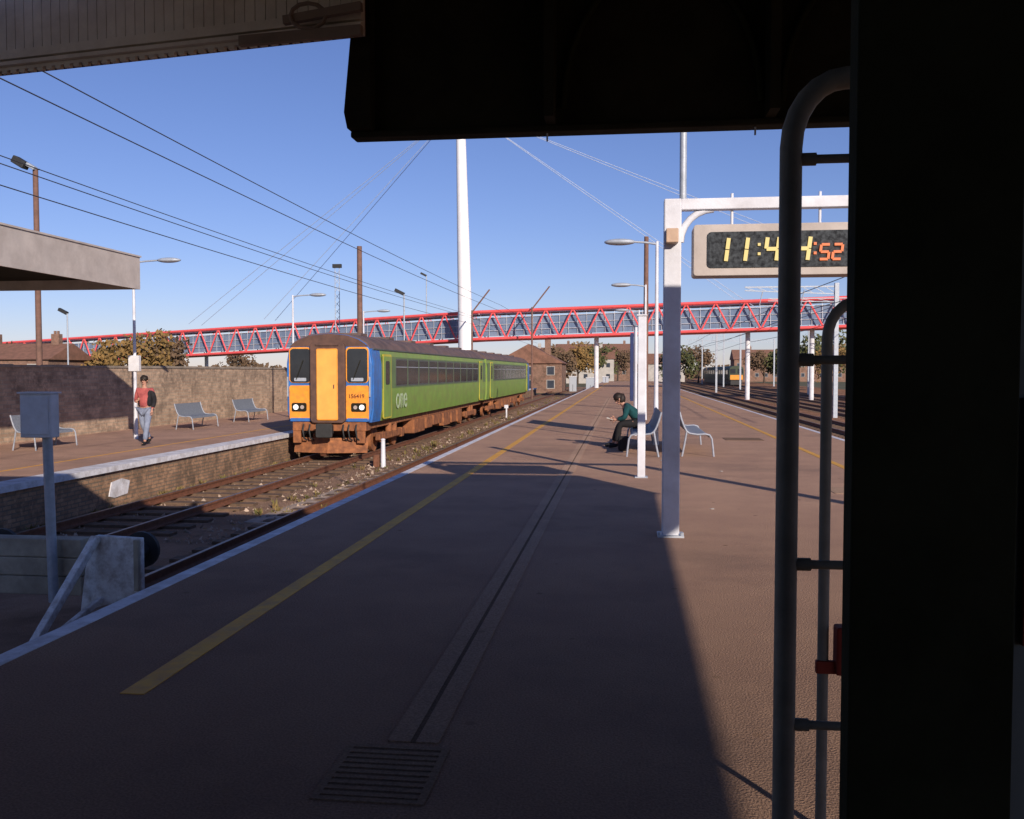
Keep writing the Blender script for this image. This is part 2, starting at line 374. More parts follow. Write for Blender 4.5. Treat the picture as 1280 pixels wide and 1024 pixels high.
# ---------------------------------------------------------------- near canopy, pillar, barrier, clock
CY, CZ0, CZ1, CR = 5.8, 3.18, 4.09, 4.38
cxl = P(446, 100, CY).x
cn = thing('platform_canopy', 'black platform canopy hanging across the top of the view', 'canopy', (1.3, CY, CZ0))
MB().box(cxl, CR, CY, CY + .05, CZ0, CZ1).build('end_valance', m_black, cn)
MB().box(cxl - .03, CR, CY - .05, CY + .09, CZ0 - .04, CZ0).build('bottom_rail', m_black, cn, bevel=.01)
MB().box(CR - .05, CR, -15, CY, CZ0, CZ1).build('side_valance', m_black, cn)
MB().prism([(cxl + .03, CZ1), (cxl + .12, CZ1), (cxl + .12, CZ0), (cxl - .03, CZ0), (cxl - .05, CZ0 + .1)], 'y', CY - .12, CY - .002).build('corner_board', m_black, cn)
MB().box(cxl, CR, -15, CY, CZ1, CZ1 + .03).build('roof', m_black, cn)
MB().box(cxl, cxl + .03, -15, CY, CZ1 + .03, 4.75).build('sun_blocker', m_black, cn)  # unseen panel added above the roof to block sun from the cream valance
MB().box(-6.0, cxl, -15, 5.7, 4.36, 4.40).build('upper_roof', m_cream, cn)
for i in range(1, 4):
    x0 = P(700, 60, CY).x + (i - 1) * 1.32
    pts = [(x0 + .62 - .6 * math.cos(R(a)), CZ0 + .1 + .85 * math.sin(R(a))) for a in range(0, 181, 12)]
    MB().tube([(x, CY - .04, min(z, CZ1 - .04)) for x, z in pts], .022, 8).build('arched_bracket', m_pillar, cn, smooth=50)
    MB().box(x0 - .08, x0 - .02, CY - .25, CY - .03, CZ0, CZ1).build('hanger', m_black, cn)
for px in (684, 944):
    x = P(px, 160, CY).x; MB().tube([(x, CY, CZ0 - .04), (x, CY, CZ0 - .09)], .006, 6).build('drip_pin', m_galv, cn)
vc = thing('canopy_valance', 'cream vertical board canopy valance with toothed lower edge at top left', 'canopy valance', (-3.5, 6, 3.7))
A = P(455, 60, 5.62); B = P(0, 82, 6.05); zb = (A.z + B.z) / 2; A.z = 0; B.z = 0; B = A + (B - A) * 1.25; dv = (B - A).normalized(); nB = int((B - A).length / .075)
b = MB(); b2 = MB()
for k in range(nB):
    p = A + dv * (k * .075); q = A + dv * (k * .075 + .070)
    b.bar(p + Vector((0, 0, zb + .37)), q + Vector((0, 0, zb + .37)), .03, .68)
    b2.bar(p + Vector((0, 0, zb + .02)), A + dv * (k * .075 + .045) + Vector((0, 0, zb + .02)), .03, .03)
b2.bar(A + Vector((0, 0, zb + .035)), B + Vector((0, 0, zb + .035)), .035, .02)
b.build('boards', m_cream, vc); b2.build('toothed_edge', m_cream, vc)
MB().bar(A + Vector((0, -.03, zb + .12)), B + Vector((0, -.03, zb + .12)), .04, .06).bar(A + Vector((0, -.03, zb + .06)), B + Vector((0, -.03, zb + .06)), .05, .025).build('trim_rail', m_cream, vc)
MB().bar(A + Vector((0, .03, zb + .36)), B + Vector((0, .03, zb + .36)), .01, .7).build('backing', m_brown, vc)
b = MB(); h0, h1 = P(452, 38, 5.5), P(300, 52, 5.58); b.bar(h0, h1, .04, .06); h0, h1 = P(452, 8, 5.5), P(355, 26, 5.55); b.bar(h0, h1, .04, .05)
b.tube([P(385 + 22 * math.cos(R(a)), 20 + 16 * math.sin(R(a)), 5.52) for a in range(0, 361, 30)], .014, 6)
b.build('bracket', m_brackets, vc)
sbg = thing('sky_light_blocker', 'unseen building block added behind the viewpoint to cut sky light', 'building', (.4, -5, 0))  # unseen mass, added to keep sky light off the foreground
MB().box(-3.2, 2.6, -14, -1.3, 0, 4.05).build('wall', m_black, sbg)  # body of the unseen sky light blocker, not a real wall
for x in (-1.4, .4, 2.0): MB().box(x - .45, x + .45, -1.3, -1.26, 0, 2.3).build('door', m_pillar, sbg)  # added on the unseen sky light blocker, not real doors

pl = thing('pillar', 'tall dark boxed pillar filling the right side of the view', 'pillar', (.7, 1.95, 0))
xa = P(1056, 500, 2.0).x; xb = P(1257, 500, 2.0).x
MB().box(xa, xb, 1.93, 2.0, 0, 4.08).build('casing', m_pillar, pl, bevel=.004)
m_strip = mat('dull_green_grey_strip', (.16, .19, .19), None, 3, .8, spec=.1)
MB().box(xb + .002, xb + .10, 1.95, 2.0, 0, 4.08).build('edge_board', m_strip, pl)
m_dkred = mat('dull_red_bar', (.16, .03, .02), None, 3, .8, spec=.1)
MB().box(xb + .018, xb + .026, 1.935, 1.95, 1.1, 1.6).build('handle', m_dkred, pl)

def loop_rail(px, Y, ytop, r, rungs, label, wide):
    x = P(px, 500, Y).x; zt = P(px, ytop, Y).z; x2 = x + wide
    t = thing('barrier_rail', label, 'barrier', (x, Y, 0)); rr = wide * .8
    pts = [(x, Y, 0), (x, Y, zt - rr * 1.3)]
    for a in range(15, 91, 15): pts.append((x + rr * (1 - math.cos(R(a))), Y, zt - rr * 1.3 + rr * 1.3 * math.sin(R(a))))
    pts += [(x2 + .12, Y, zt), (x2 + .2, Y, zt - .05), (x2 + .22, Y, zt - .15), (x2 + .22, Y, 0)]
    MB().tube(pts, r, 14).build('hoop', m_tube, t, smooth=50)
    for yy in rungs:
        z = P(px, yy, Y).z
        MB().tube([(x, Y, z), (x2 + .22, Y, z)], r * .42, 10).build('rung', m_tube, t, smooth=50)
        MB().tube([(x + r * .8, Y, z), (x + r * 2.2, Y, z)], r * .6, 10).build('collar', m_tube, t, smooth=50)
    return t, x
loop_rail(985, 2.35, 100, .027, (200, 450, 705, 905), 'near tall grey tube barrier hoop with four rungs beside the dark pillar', .16)
Y2 = 2.95
t2, x2_ = loop_rail(1033, Y2, 378, .017, (), 'lower second tube barrier hoop seen just behind the near one', .11)
zc = P(1050, 811, Y2).z; xc_ = P(1050, 811, Y2).x
MB().box(xc_ - .018, xc_ + .025, Y2 - .04, Y2 + .02, zc - .075, zc + .075).build('catch', m_redlock, t2, bevel=.006)
MB().box(x2_ - .025, xc_, Y2 - .025, Y2 - .002, zc - .075, zc - .035).build('catch_arm', m_redlock, t2, bevel=.004)

ck = thing('clock_gantry', 'white goalpost gantry carrying the platform clock with its lower post in shade', 'gantry', (.49, 9.35, 0))
X0 = P(839, 500, 9.35).x; zt = P(839, 250, 9.35).z
MB().box(X0 - .085, X0 + .085, 9.27, 9.43, 0, zt).build('post', m_postwhite, ck, bevel=.012)
MB().box(X0 - .13, X0 + .13, 9.22, 9.48, 0, .02).build('base_plate', m_galv, ck)
for dx, dy in ((-.11, -.1), (.11, -.1)): MB().tube([(X0 + dx, 9.35 + dy, .02), (X0 + dx, 9.35 + dy, .05)], .018, 6).build('bolt', m_galv, ck)
MB().box(X0 + .085, 4.2, 9.29, 9.41, zt - .11, zt).build('beam', m_postwhite, ck, bevel=.008)
MB().box(4.2, 4.36, 9.27, 9.43, 0, zt).build('post', m_postwhite, ck, bevel=.012)
pts = [(X0 + .08 + .32 * (1 - math.cos(R(a))), 9.35, zt - .42 + .32 * math.sin(R(a))) for a in range(0, 91, 15)]
MB().tube(pts, .035, 8).build('brace', m_postwhite, ck, smooth=50)
MB().tube([(X0 + .1, 9.33, zt), (X0 + .1, 9.33, 6.2)], .035, 12).build('aerial_pole', m_galv, ck, smooth=40)
zz = P(838, 295, 9.2).z
m_orangebox = mat('worn_orange_box', (.6, .42, .3), None, 8, .6)
MB().box(X0 - .07, X0 + .05, 9.15, 9.27, zz - .07, zz + .07).build('junction_box', m_orangebox, ck, bevel=.01)
clk = thing('digital_clock', 'grey framed digital platform clock reading 11:44:52 in orange', 'clock', (1.6, 9.35, 2.6))
cz1 = P(870, 281, 9.2).z; cz0 = P(870, 345, 9.2).z; cx0 = P(867, 310, 9.2).x; cx1 = cx0 + 1.72
MB().rplate('y', (cx0 + cx1) / 2, (cz0 + cz1) / 2, cx1 - cx0, cz1 - cz0, .03, 9.2, 9.5).build('case', m_lightgrey, clk, bevel=.006)
MB().rplate('y', (cx0 + cx1) / 2, (cz0 + cz1) / 2, cx1 - cx0 - .26, cz1 - cz0 - .15, .04, 9.19, 9.2).build('display', m_display, clk)
for px in (915, 1025):
    x = P(px, 260, 9.35).x; MB().tube([(x, 9.35, cz1), (x, 9.35, zt + .05)], .014, 8).build('hanger_rod', m_postwhite, clk)
SEG = {'1': 'bc', '4': 'fgbc', '5': 'afgcd', '2': 'abged'}
def digit(ch, cx, cz, w, h, m, th):
    S = {'a': ((-w, h), (w, h)), 'g': ((-w, 0), (w, 0)), 'd': ((-w, -h), (w, -h)), 'f': ((-w, h), (-w, 0)), 'b': ((w, h), (w, 0)), 'e': ((-w, 0), (-w, -h)), 'c': ((w, 0), (w, -h))}
    b = MB(); sh = .12
    for c in SEG[ch]:
        (u0, v0), (u1, v1) = S[c]; k = .92
        um, vm = (u0 + u1) / 2, (v0 + v1) / 2
        a = ((u0 - um) * k + um, (v0 - vm) * k + vm); d = ((u1 - um) * k + um, (v1 - vm) * k + vm)
        b.bar((cx + a[0] + sh * a[1], 9.178, cz + a[1]), (cx + d[0] + sh * d[1], 9.178, cz + d[1]), th, .008, up=(0, 1, 0))
    return b.build('digit', m, clk)
czm = (cz0 + cz1) / 2
for ch, px, big in (('1', 902, 1), ('1', 926, 1), ('4', 965, 1), ('4', 1004, 1), ('5', 1031, 0), ('2', 1047, 0)):
    x = P(px, 312, 9.18).x
    digit(ch, x, czm if big else czm - .035, .055 if big else .040, .115 if big else .07, m_digit if big else m_digit2, .036 if big else .024)
for px in (949, 1019):
    x = P(px, 312, 9.18).x
    b = MB()
    for dz in (-.045, .045): b.box(x - .013, x + .013, 9.174, 9.182, czm + dz - .013, czm + dz + .013)
    b.build('colon', m_digit if px < 990 else m_digit2, clk)

sp = thing('sign_post', 'slim white square post standing left of the clock gantry post', 'post', (.28, 14.5, 0))
xs = P(802, 500, 14.5).x; zs = P(802, 395, 14.5).z
MB().box(xs - .06, xs + .06, 14.44, 14.56, 0, zs).build('post', m_postwhite, sp, bevel=.008)
MB().box(xs - .08, xs + .08, 14.42, 14.58, zs, zs + .02).build('cap', m_postwhite, sp)
MB().box(xs - .1, xs + .1, 14.4, 14.6, 0, .015).build('base_plate', m_galv, sp)
sb = thing('sign_board', 'dark blue sign board seen nearly edge on between slim platform posts', 'sign', (.3, 24, 0))
for y in (24, 25.6): MB().tube([(.30, y, 0), (.30, y, 2.8)], .04, 10).build('post', m_postwhite, sb, smooth=40)
MB().box(.16, .24, 23.9, 25.7, .9, 2.65).build('panel', m_signblue, sb)

# ---------------------------------------------------------------- benches
def bench(x, y0, sgn, z, label, length=1.9, grp='silver metal platform benches'):
    t = thing('bench', label, 'bench', (x, y0, z), grp)
    prof = [(0, .86), (.04, .72), (.09, .58), (.14, .49), (.2, .45), (.35, .43), (.5, .44), (.56, .42), (.58, .38)]
    def sheet(pr, nm):
        pp = [(x + sgn * u, z + v) for u, v in pr] + [(x + sgn * (u + .004), z + v - .018) for u, v in reversed(pr)]
        MB().prism(pp, 'y', y0 + .03, y0 + length - .03).build(nm, m_bench, t, smooth=50)
    sheet(prof[:4], 'backrest'); sheet(prof[3:], 'seat')
    for yy in (y0, y0 + length):
        pts = [(x + sgn * u, yy, z + v) for u, v in [(0, .87)] + prof[1:7] + [(.58, .42), (.62, .35), (.64, .2), (.66, 0)]]
        MB().tube(pts, .02, 8).build('end_frame', m_benchframe, t, smooth=60)
        MB().tube([(x + sgn * .14, yy, z + .49), (x + sgn * .1, yy, z + .25), (x + sgn * .05, yy, z)], .02, 8).build('leg', m_benchframe, t, smooth=60)
    return t
bench(-14.95, 20.9, 1, ZP, 'silver bench before the shaded end of the wall, leftmost of the wall benches', 1.7)
bench(-14.95, 29.2, 1, ZP, 'silver bench before the sunlit wall just right of the walking person')
bench(-14.95, 33.8, 1, ZP, 'silver bench before the wall nearest to the train front')
bench(.72, 18.0, -1, 0, 'silver bench facing the train with the seated person on it', 3.0)
bench(1.08, 18.2, 1, 0, 'silver bench facing right behind the clock gantry post', 3.0)

# ---------------------------------------------------------------- left wall, left canopy
wl = thing('boundary_wall', 'long low old brown brick wall behind the left platform', 'wall', (XW, 8, ZP))
MB().box(XW - .35, XW, 5.2, 140, -1.2, 1.78).build('brickwork', m_wall, wl)
b = MB(); y = 5.2
while y < 140:
    b.box(XW - .38, XW + .03, y, y + .9, 1.78, 1.86 + random.uniform(-.02, .02)); y += .9
b.build('coping', m_coping, wl)
lc = thing('platform_canopy', 'flat roofed canopy with pale grey fascia over the left platform', 'canopy', (-13, 21.9, 3.6))
z0_ = P(175, 362, 21.9).z; z1_ = P(175, 322, 21.9).z; xr = P(175, 340, 21.9).x
MB().box(xr - .05, xr, 6, 21.9, z0_, z1_).build('side_fascia', m_lightgrey, lc)
MB().box(-18.2, xr - .05, 21.85, 21.9, z0_ + .002, z1_).build('end_fascia', m_lightgrey, lc)
MB().box(-18.2, xr - .05, 6, 21.85, z0_ + .25, z0_ + .35).build('soffit', m_black, lc)
MB().box(-18.2, xr + .03, 6, 21.93, z1_, z1_ + .04).build('roof', m_lightgrey, lc)
for y in (8, 13, 18): MB().box(-15.9, -15.75, y, y + .15, ZP, z0_ + .25).build('column', m_lightgrey, lc)

# ---------------------------------------------------------------- lamps and masts
def lamp_post(x, y, z, h, sgn, label, arm=.75, grp='tall slim platform lamp posts', box=False):
    t = thing('lamp_post', label, 'lamp post', (x, y, z), grp)
    MB().tube([(x, y, z), (x, y, z + 1.2), (x, y, z + h)], [.065, .05, .035], 10).build('pole', m_postwhite, t, smooth=40)
    MB().tube([(x, y, z + h - .06), (x + sgn * arm * .5, y, z + h - .02), (x + sgn * arm, y, z + h)], .025, 8).build('arm', m_galv, t, smooth=50)
    b = MB(); b.ball((x + sgn * (arm + .33), y, z + h), (.36, .14, .075), 14)
    l = b.build('lantern', m_galv, t, smooth=60)
    if box: MB().box(x - .16, x + .16, y - .08, y + .06, z + 2.0 - .05, z + 2.4).build('sign_box', m_boxgrey, t, bevel=.01)
lamp_post(P(169, 480, 25).x, 25, ZP, P(169, 326, 25).z - ZP, 1, 'lamp post beside the walking person on the left platform', box=True)
lamp_post(P(367, 480, 37).x, 37, ZP, P(367, 369, 37).z - ZP, 1, 'lamp post rising just left of the train cab')
lamp_post(P(455, 480, 47).x, 47, ZP, P(455, 389, 47).z - ZP, 1, 'lamp post peeping over the train roof')
lamp_post(.72, 21, 0, P(818, 302, 21).z, -1, 'nearest lamp post on the middle platform, lantern level with the clock', .5)
lamp_post(.72, 32, 0, P(806, 356, 32).z, -1, 'second lamp post on the middle platform, lantern just above the red bridge', .5)
lamp_post(.72, 46, 0, 4.7, -1, 'third lamp post along the middle platform, in front of the bridge', .5)
def pole(x, y, z0, z1, r, m, label, cat='mast', arms=(), nm='mast', grp=None):
    t = thing(nm, label, cat, (x, y, z0), grp)
    MB().tube([(x, y, z0), (x, y, z1)], [r, r * .8], 10).build('pole', m, t, smooth=40)
    for (p, q, rr) in arms: MB().tube([p, q], rr, 6).build('arm', m, t)
    return t
p = P(49, 440, 35); pt = P(45, 212, 35)
fm = pole(p.x, 35, -1.2, pt.z, .13, m_brown, 'brown floodlight mast above the left canopy', 'floodlight mast', nm='floodlight_mast')
MB().bar((pt.x - .1, 35, pt.z + .02), (pt.x + .15, 35, pt.z), .05).build('bracket', m_darkmetal, fm)
MB().bar((pt.x - .85, 34.9, pt.z + .42), (pt.x - .35, 34.9, pt.z + .12), .4, .3).build('floodlight', m_darkmetal, fm, bevel=.03)
MB().bar((pt.x - .3, 34.9, pt.z + .2), (pt.x + .05, 34.9, pt.z + .0), .25, .15).build('floodlight', m_galv, fm, bevel=.03)
p = P(450, 420, 55); pt = P(449, 308, 55)
t = pole(p.x, 55, -1.2, pt.z, .19, m_brown, 'thick brown catenary mast rising behind the train roof', 'catenary mast', nm='catenary_mast')
p = P(422, 420, 60); pt = P(422, 335, 60)
t = thing('lattice_mast', 'thin pale lattice mast left of the brown mast', 'lattice mast', (p.x, 60, -1.2))
b = MB()
for dx in (-.15, .15): b.tube([(p.x + dx, 60, -1.2), (p.x + dx, 60, pt.z)], .025, 6)
z = -1; k = 0
while z < pt.z - .5:
    b.tube([(p.x - .15, 60, z), (p.x + .15, 60, z + .4)], .015, 5); b.tube([(p.x + .15, 60, z), (p.x - .15, 60, z + .4)], .015, 5); z += .5
b.build('lattice', m_galv, t); MB().box(p.x - .3, p.x + .3, 59.9, 60.1, pt.z, pt.z + .25).build('head', m_darkmetal, t)
for px, y0, Y, lab in ((505, 368, 70, 'floodlight post between the brown mast and the white mast'), (84, 392, 70, 'small distant floodlight post above the left houses'), (533, 345, 110, 'distant thin post left of the white bridge mast')):
    q = P(px, y0, Y); t = pole(q.x, Y, -1.2, q.z, .07, m_galv, lab, 'floodlight post', nm='floodlight_post')
    MB().bar((q.x - .7, Y, q.z + .35), (q.x, Y, q.z), .3, .25).build('floodlight', m_darkmetal, t)
q = P(808, 296, 40)
pole(q.x, 40, 0, q.z, .12, m_brown, 'brown mast on the middle platform behind the lamp posts', 'mast')
def cat_mast(px, Y, ytop, boomx, label, yb=None):
    q = P(px, ytop, Y)
    t = thing('catenary_mast', label, 'catenary mast', (q.x, Y, -1.1), 'catenary masts beside the running tracks')
    MB().box(q.x - .12, q.x + .12, Y - .12, Y + .12, -1.1, q.z + .2).build('mast', m_galv, t)
    bq = P(boomx, ytop, Y)
    b = MB(); b.bar((q.x, Y, q.z), (bq.x, Y, q.z), .08); b.bar((q.x, Y, q.z - .45), (bq.x, Y, q.z - .2), .06)
    n = 8
    for k in range(n):
        a = q.x + (bq.x - q.x) * k / n; c = q.x + (bq.x - q.x) * (k + 1) / n
        b.bar((a, Y, q.z - .45 + .25 * k / n), (c, Y, q.z), .04)
    b.build('boom', m_galv, t)
    for k in (.35, .8):
        xx = q.x + (bq.x - q.x) * k
        MB().tube([(xx, Y, q.z - .2), (xx - .2, Y, q.z - 1.1), (xx + .6, Y, q.z - 1.15)], .035, 6).build('registration_arm', m_galv, t)
cat_mast(1046, 57, 358, 931, 'catenary mast with long boom just left of the dark pillar')
cat_mast(1120, 84, 372, 960, 'catenary mast farther along beyond the boom mast')
cat_mast(1012, 110, 384, 905, 'catenary mast standing beyond the right part of the bridge')
cat_mast(896, 125, 402, 862, 'catenary mast between the platform edge and the right bridge pier')
cat_mast(926, 140, 404, 880, 'catenary mast just left of the right bridge pier')
cat_mast(905, 170, 418, 866, 'distant catenary mast low over the running tracks')
cat_mast(968, 180, 425, 880, 'most distant catenary mast over the running tracks')
cat_mast(878, 210, 424, 858, 'tiny catenary mast farthest along by the vanishing platform edge')
for px, y0, Y, lab in ((612, 362, 88, 'catenary support with raised arm right of the white mast'), (687, 358, 92, 'catenary support with raised arm midway to the lamp posts')):
    q = P(px, y0, Y); a = P(px - 22, y0 + 26, Y)
    t = pole(a.x, Y, -1.1, a.z, .10, m_brown, lab, 'catenary mast', arms=[((a.x, Y, a.z - .2), (q.x, Y, q.z), .08)], nm='catenary_mast')
def wire(x, z, y0, y1, label, r=.009):
    n = 40; pts = []
    for k in range(n + 1):
        s = k / n; y = y0 + (y1 - y0) * s
        pts.append((x, y, z - .25 * abs(math.sin(math.pi * (y + 5) / 60.)) + .25))
    tag(MB().tube(pts, r, 6).build('overhead_wire', m_wire, org=(x, y0, z)), label, 'overhead wire', 'overhead wires above the bay tracks' if x < 0 else 'overhead wires above the running tracks')
wire(-7.2, 4.98, -16, 96, 'overhead wire reaching the frame top left, lower of the upper pair')
wire(-7.25, 5.35, -16, 96, 'highest overhead wire, emerging under the cream valance')
wire(-9.6, 4.95, -16, 96, 'overhead wire level with the floodlight, upper of the lower group')
wire(-9.0, 4.62, -16, 96, 'overhead wire just under the floodlight, middle of the lower group')
wire(-8.4, 4.12, -16, 96, 'lowest overhead wire crossing above the left canopy')
for x in (10.3, 14.2):
    wire(x, 4.9, 20, 300, 'contact wire above the %s running track' % ('second' if x < 12 else 'third'), .02)
    wire(x, 6.0, 20, 300, 'catenary wire above the %s running track' % ('second' if x < 12 else 'third'), .02)

# ---------------------------------------------------------------- footbridge
fb = thing('footbridge', 'long red steel truss footbridge with glazed sides crossing the whole railway', 'footbridge', (-15, 96, -1.1))
NODES = [(P(-30, 459, 120), P(-30, 431, 120)), (P(600, 424, 96), P(600, 390, 96)), (P(1056, 408, 90), P(1056, 372, 90))]
def lerp(a, b, t): return a + (b - a) * t
ext = lerp(NODES[1][0], NODES[2][0], 1.5), lerp(NODES[1][1], NODES[2][1], 1.5)
line = [NODES[0], NODES[1], ext]
WD = Vector((.15, 3.6, 0))
for si in range(2):
    (b0, t0), (b1, t1) = line[si], line[si + 1]
    for off in (Vector((0, 0, 0)), WD):
        MB().tube([b0 + off, b1 + off], .16, 8).build('bottom_chord', m_red, fb, smooth=50)
        MB().tube([t0 + off, t1 + off], .16, 8).build('top_chord', m_red, fb, smooth=50)
    n = 28 if si == 0 else 19
    gl = MB(); fr = MB()
    for k in range(n):
        f0, f1 = k / n, (k + 1) / n; fm_ = (f0 + f1) / 2
        a, c, d = lerp(b0, b1, f0), lerp(b0, b1, f1), lerp(t0, t1, fm_)
        for q0, q1 in ((a, d), (d, c)):
            MB().tube([q0, q1], .085, 6).build('brace', m_red, fb)
        MB().tube([a + WD, d + WD, c + WD], .07, 6).build('far_brace', m_red, fb)
        for j in range(3):
            g = f0 + (f1 - f0) * j / 3
            fr.bar(lerp(b0, b1, g) + Vector((0, .5, .25)), lerp(t0, t1, g) + Vector((0, .5, -.25)), .04)
    up = Vector((0, .5, 0))
    for h in (.3, .52, .78): fr.bar(lerp(b0, t0, h) + up, lerp(b1, t1, h) + up, .045)
    fr.build('glazing_bars', m_bridgewhite, fb)
    o1 = Vector((0, .6, 0))
    gl.face([lerp(b0, t0, .1) + o1, lerp(b1, t1, .1) + o1, lerp(b1, t1, .78) + o1, lerp(b0, t0, .78) + o1])
    gl.build('glazing', m_bridgeglass, fb, recalc=False)
    q = MB(); q.bar(b0 + WD / 2 + Vector((0, 0, .05)), b1 + WD / 2 + Vector((0, 0, .05)), 2.6, .25); q.build('deck', m_concrete, fb)
    q = MB(); q.bar(t0 + WD / 2 + Vector((0, 0, -.2)), t1 + WD / 2 + Vector((0, 0, -.2)), 2.4, .12); q.build('roof', m_bridgewhite, fb)
for px, yb in ((250, 445), (425, 436), (938, 411), (1020, 409), (745, 418)):
    Yq = 96 + (px - 600) * ((118 - 96) / (40 - 600) if px < 600 else (90 - 96) / (1056 - 600))
    q = P(px, yb, Yq)
    MB().tube([(q.x, Yq + 1.8, -1.2), (q.x, Yq + 1.8, q.z)], .24, 10).build('pier', m_pier, fb, smooth=50)
ms = thing('bridge_mast', 'tall white tapering mast with stay cables above the red footbridge', 'mast', (-16, 94.5, -1.2))
mb_ = P(582, 430, 94.5); mt_ = P(575, 120, 94.5)
MB().tube([(mb_.x, 94.5, -1.2), (mb_.x, 94.5, 5), lerp(mb_, mt_, .35), mt_], [.84, .76, .66, .44], 18).build('mast', m_mast, ms, smooth=50)
for px, py, s in ((236, 405, 0), (330, 399, 0), (945, 385, 1), (1180, 368, 1)):
    Yq = 96 + (px - 600) * ((118 - 96) / (40 - 600) if px < 600 else (90 - 96) / (1056 - 600))
    for dy in (0, 3.5):
        e = P(px, py, Yq); MB().tube([mt_ + Vector((0, 0, -1)), e + Vector((0, dy, 0))], .03, 6).build('stay_cable', m_cable, ms)

# ---------------------------------------------------------------- train
TF = 27.0
tr = thing('train', 'two carriage green and blue diesel train with yellow gangway door', 'train', (TX, TF, -.93))
half = [(1.30, .12), (1.35, .5), (1.36, 1.2), (1.35, 1.9), (1.28, 2.36)]
rooft = [(1.28, 2.36), (1.17, 2.52), (.95, 2.67), (.6, 2.79), (0, 2.85)]
sec = [(TX + x, z) for x, z in half] + [(TX - x, z) for x, z in reversed(half)]
rsec = [(TX + x, z) for x, z in rooft] + [(TX - x, z) for x, z in reversed(rooft[:-1])]
cars = ((TF, 49.75), (50.35, 73.1))
m_lime = mat('door_lime', (.60, .52, .06), None, 3, .45)
for ci, (a, b_) in enumerate(cars):
    cab0, cab1 = (a, a + 1.05) if ci == 0 else (b_ - 1.05, b_)
    g0, g1 = (cab1, b_) if ci == 0 else (a, cab0)
    MB().prism(sec, 'y', g0, g1).build('body_shell', m_green, tr, smooth=50)
    MB().prism(sec, 'y', cab0 + (.12 if ci == 0 else 0), cab1).build('cab_shell', m_blue, tr, smooth=50)
    MB().prism(rsec, 'y', a + .1, b_).build('roof', m_roof, tr, smooth=50)
    bm_ = MB()
    for sx in (1, -1):
        x0 = TX + sx * 1.357
        bm_.box(min(x0, x0 + sx * .006), max(x0, x0 + sx * .006), g0 + .05, g1 - .05, 1.12, 2.14)
    bm_.build('window_band', m_dkgreen, tr)
    for k in range(6):
        y = a + 2.2 + k * 3.6
        MB().box(TX - .35, TX + .35, y, y + .8, 2.82, 2.92).build('roof_vent', m_roof, tr, bevel=.02)
    xs_ = TX + 1.366
    for dy in ((a + 1.25, a + 2.15), (b_ - 2.1, b_ - 1.2)) if ci == 0 else ((a + 1.2, a + 2.1), (b_ - 2.15, b_ - 1.25)):
        d0, d1 = dy; cyy = (d0 + d1) / 2
        d = MB().rplate('x', cyy, 1.19, d1 - d0 + .16, 2.04, .08, xs_ - .02, xs_ + .006).build('door', m_lime, tr)
        MB().rplate('x', cyy, 1.18, d1 - d0, 1.92, .06, xs_ + .006, xs_ + .014).build('door_leaf', m_green, d)
        MB().rplate('x', cyy, 1.62, .5, .75, .08, xs_ + .014, xs_ + .02).build('door_window', m_glass, d)
    w0, w1 = (a + 2.75, b_ - 2.6) if ci == 0 else (a + 2.6, b_ - 2.75)
    n = 10; st = (w1 - w0) / n
    for k in range(n):
        cyy = w0 + st * (k + .5)
        f_ = MB().rplate('x', cyy, 1.63, st - .12, .92, .09, xs_ - .005, xs_ + .005).build('window', m_frame, tr)
        MB().rplate('x', cyy, 1.63, st - .22, .82, .07, xs_ + .005, xs_ + .010).build('pane', m_glass, f_)
        MB().box(xs_ + .010, xs_ + .016, cyy - st / 2 + .1, cyy + st / 2 - .1, 1.80, 1.825).build('hopper_bar', m_galv, f_)
    MB().box(TX + 1.285, TX + 1.32, a + .3, b_, 2.33, 2.37).build('gutter', m_frame, tr)
    MB().box(TX - 1.1, TX + 1.1, a + .5, b_ - .2, -.1, .12).build('underframe', m_under, tr)
    rnd = random.Random(ci)
    y = a + 6.2
    while y < b_ - 7:
        ln = rnd.uniform(.8, 2.0); dp = rnd.uniform(.35, .6)
        MB().box(TX + .75, TX + 1.2, y, y + ln, -.08 - dp, -.1).build('equipment_box', m_under, tr, bevel=.03); y += ln + rnd.uniform(.15, .5)
    for by in (a + 3.4, b_ - 3.4):
        bo = MB().box(TX + .95, TX + 1.12, by - 1.7, by + 1.7, -.55, -.32).box(TX - 1.12, TX - .95, by - 1.7, by + 1.7, -.55, -.32).box(TX - .95, TX + .95, by - .2, by + .2, -.5, -.3).build('bogie', m_under, tr, bevel=.03)
        for wy in (by - 1.3, by + 1.3):
            for sx in (-1, 1):
                xw = TX + sx * .75
                MB().tube([(xw - .06, wy, -.5), (xw + .06, wy, -.5)], .425, 24).build('wheel', m_under, bo, smooth=40)
                MB().box(TX + sx * 1.04 - .1, TX + sx * 1.04 + .1, wy - .16, wy + .16, -.62, -.3).build('axle_box', m_under, bo, bevel=.03)
        for sy in (-.35, .35): MB().tube([(TX + 1.04, by + sy, -.34), (TX + 1.04, by + sy, -.05)], .11, 12).build('spring', m_under, bo, smooth=50)
MB().box(TX - .55, TX + .55, 49.75, 50.35, 0, 2.3).build('corridor_bellows', m_black, tr)
fy = TF
outl = [(1.24, .14), (1.32, .5), (1.33, 1.9), (1.26, 2.34), (1.14, 2.5), (.93, 2.64), (.58, 2.76), (0, 2.82)]
mask = [(TX + x, z) for x, z in outl] + [(TX - x, z) for x, z in reversed(outl[:-1])]
MB().prism(mask, 'y', fy, fy + .12).build('cab_front', m_blue, tr, bevel=.03)
brow = [(1.22, 2.42), (1.12, 2.5), (.92, 2.63), (.58, 2.75), (0, 2.81)]
bp_ = [(TX + x, z) for x, z in brow] + [(TX - x, z) for x, z in reversed(brow[:-1])]
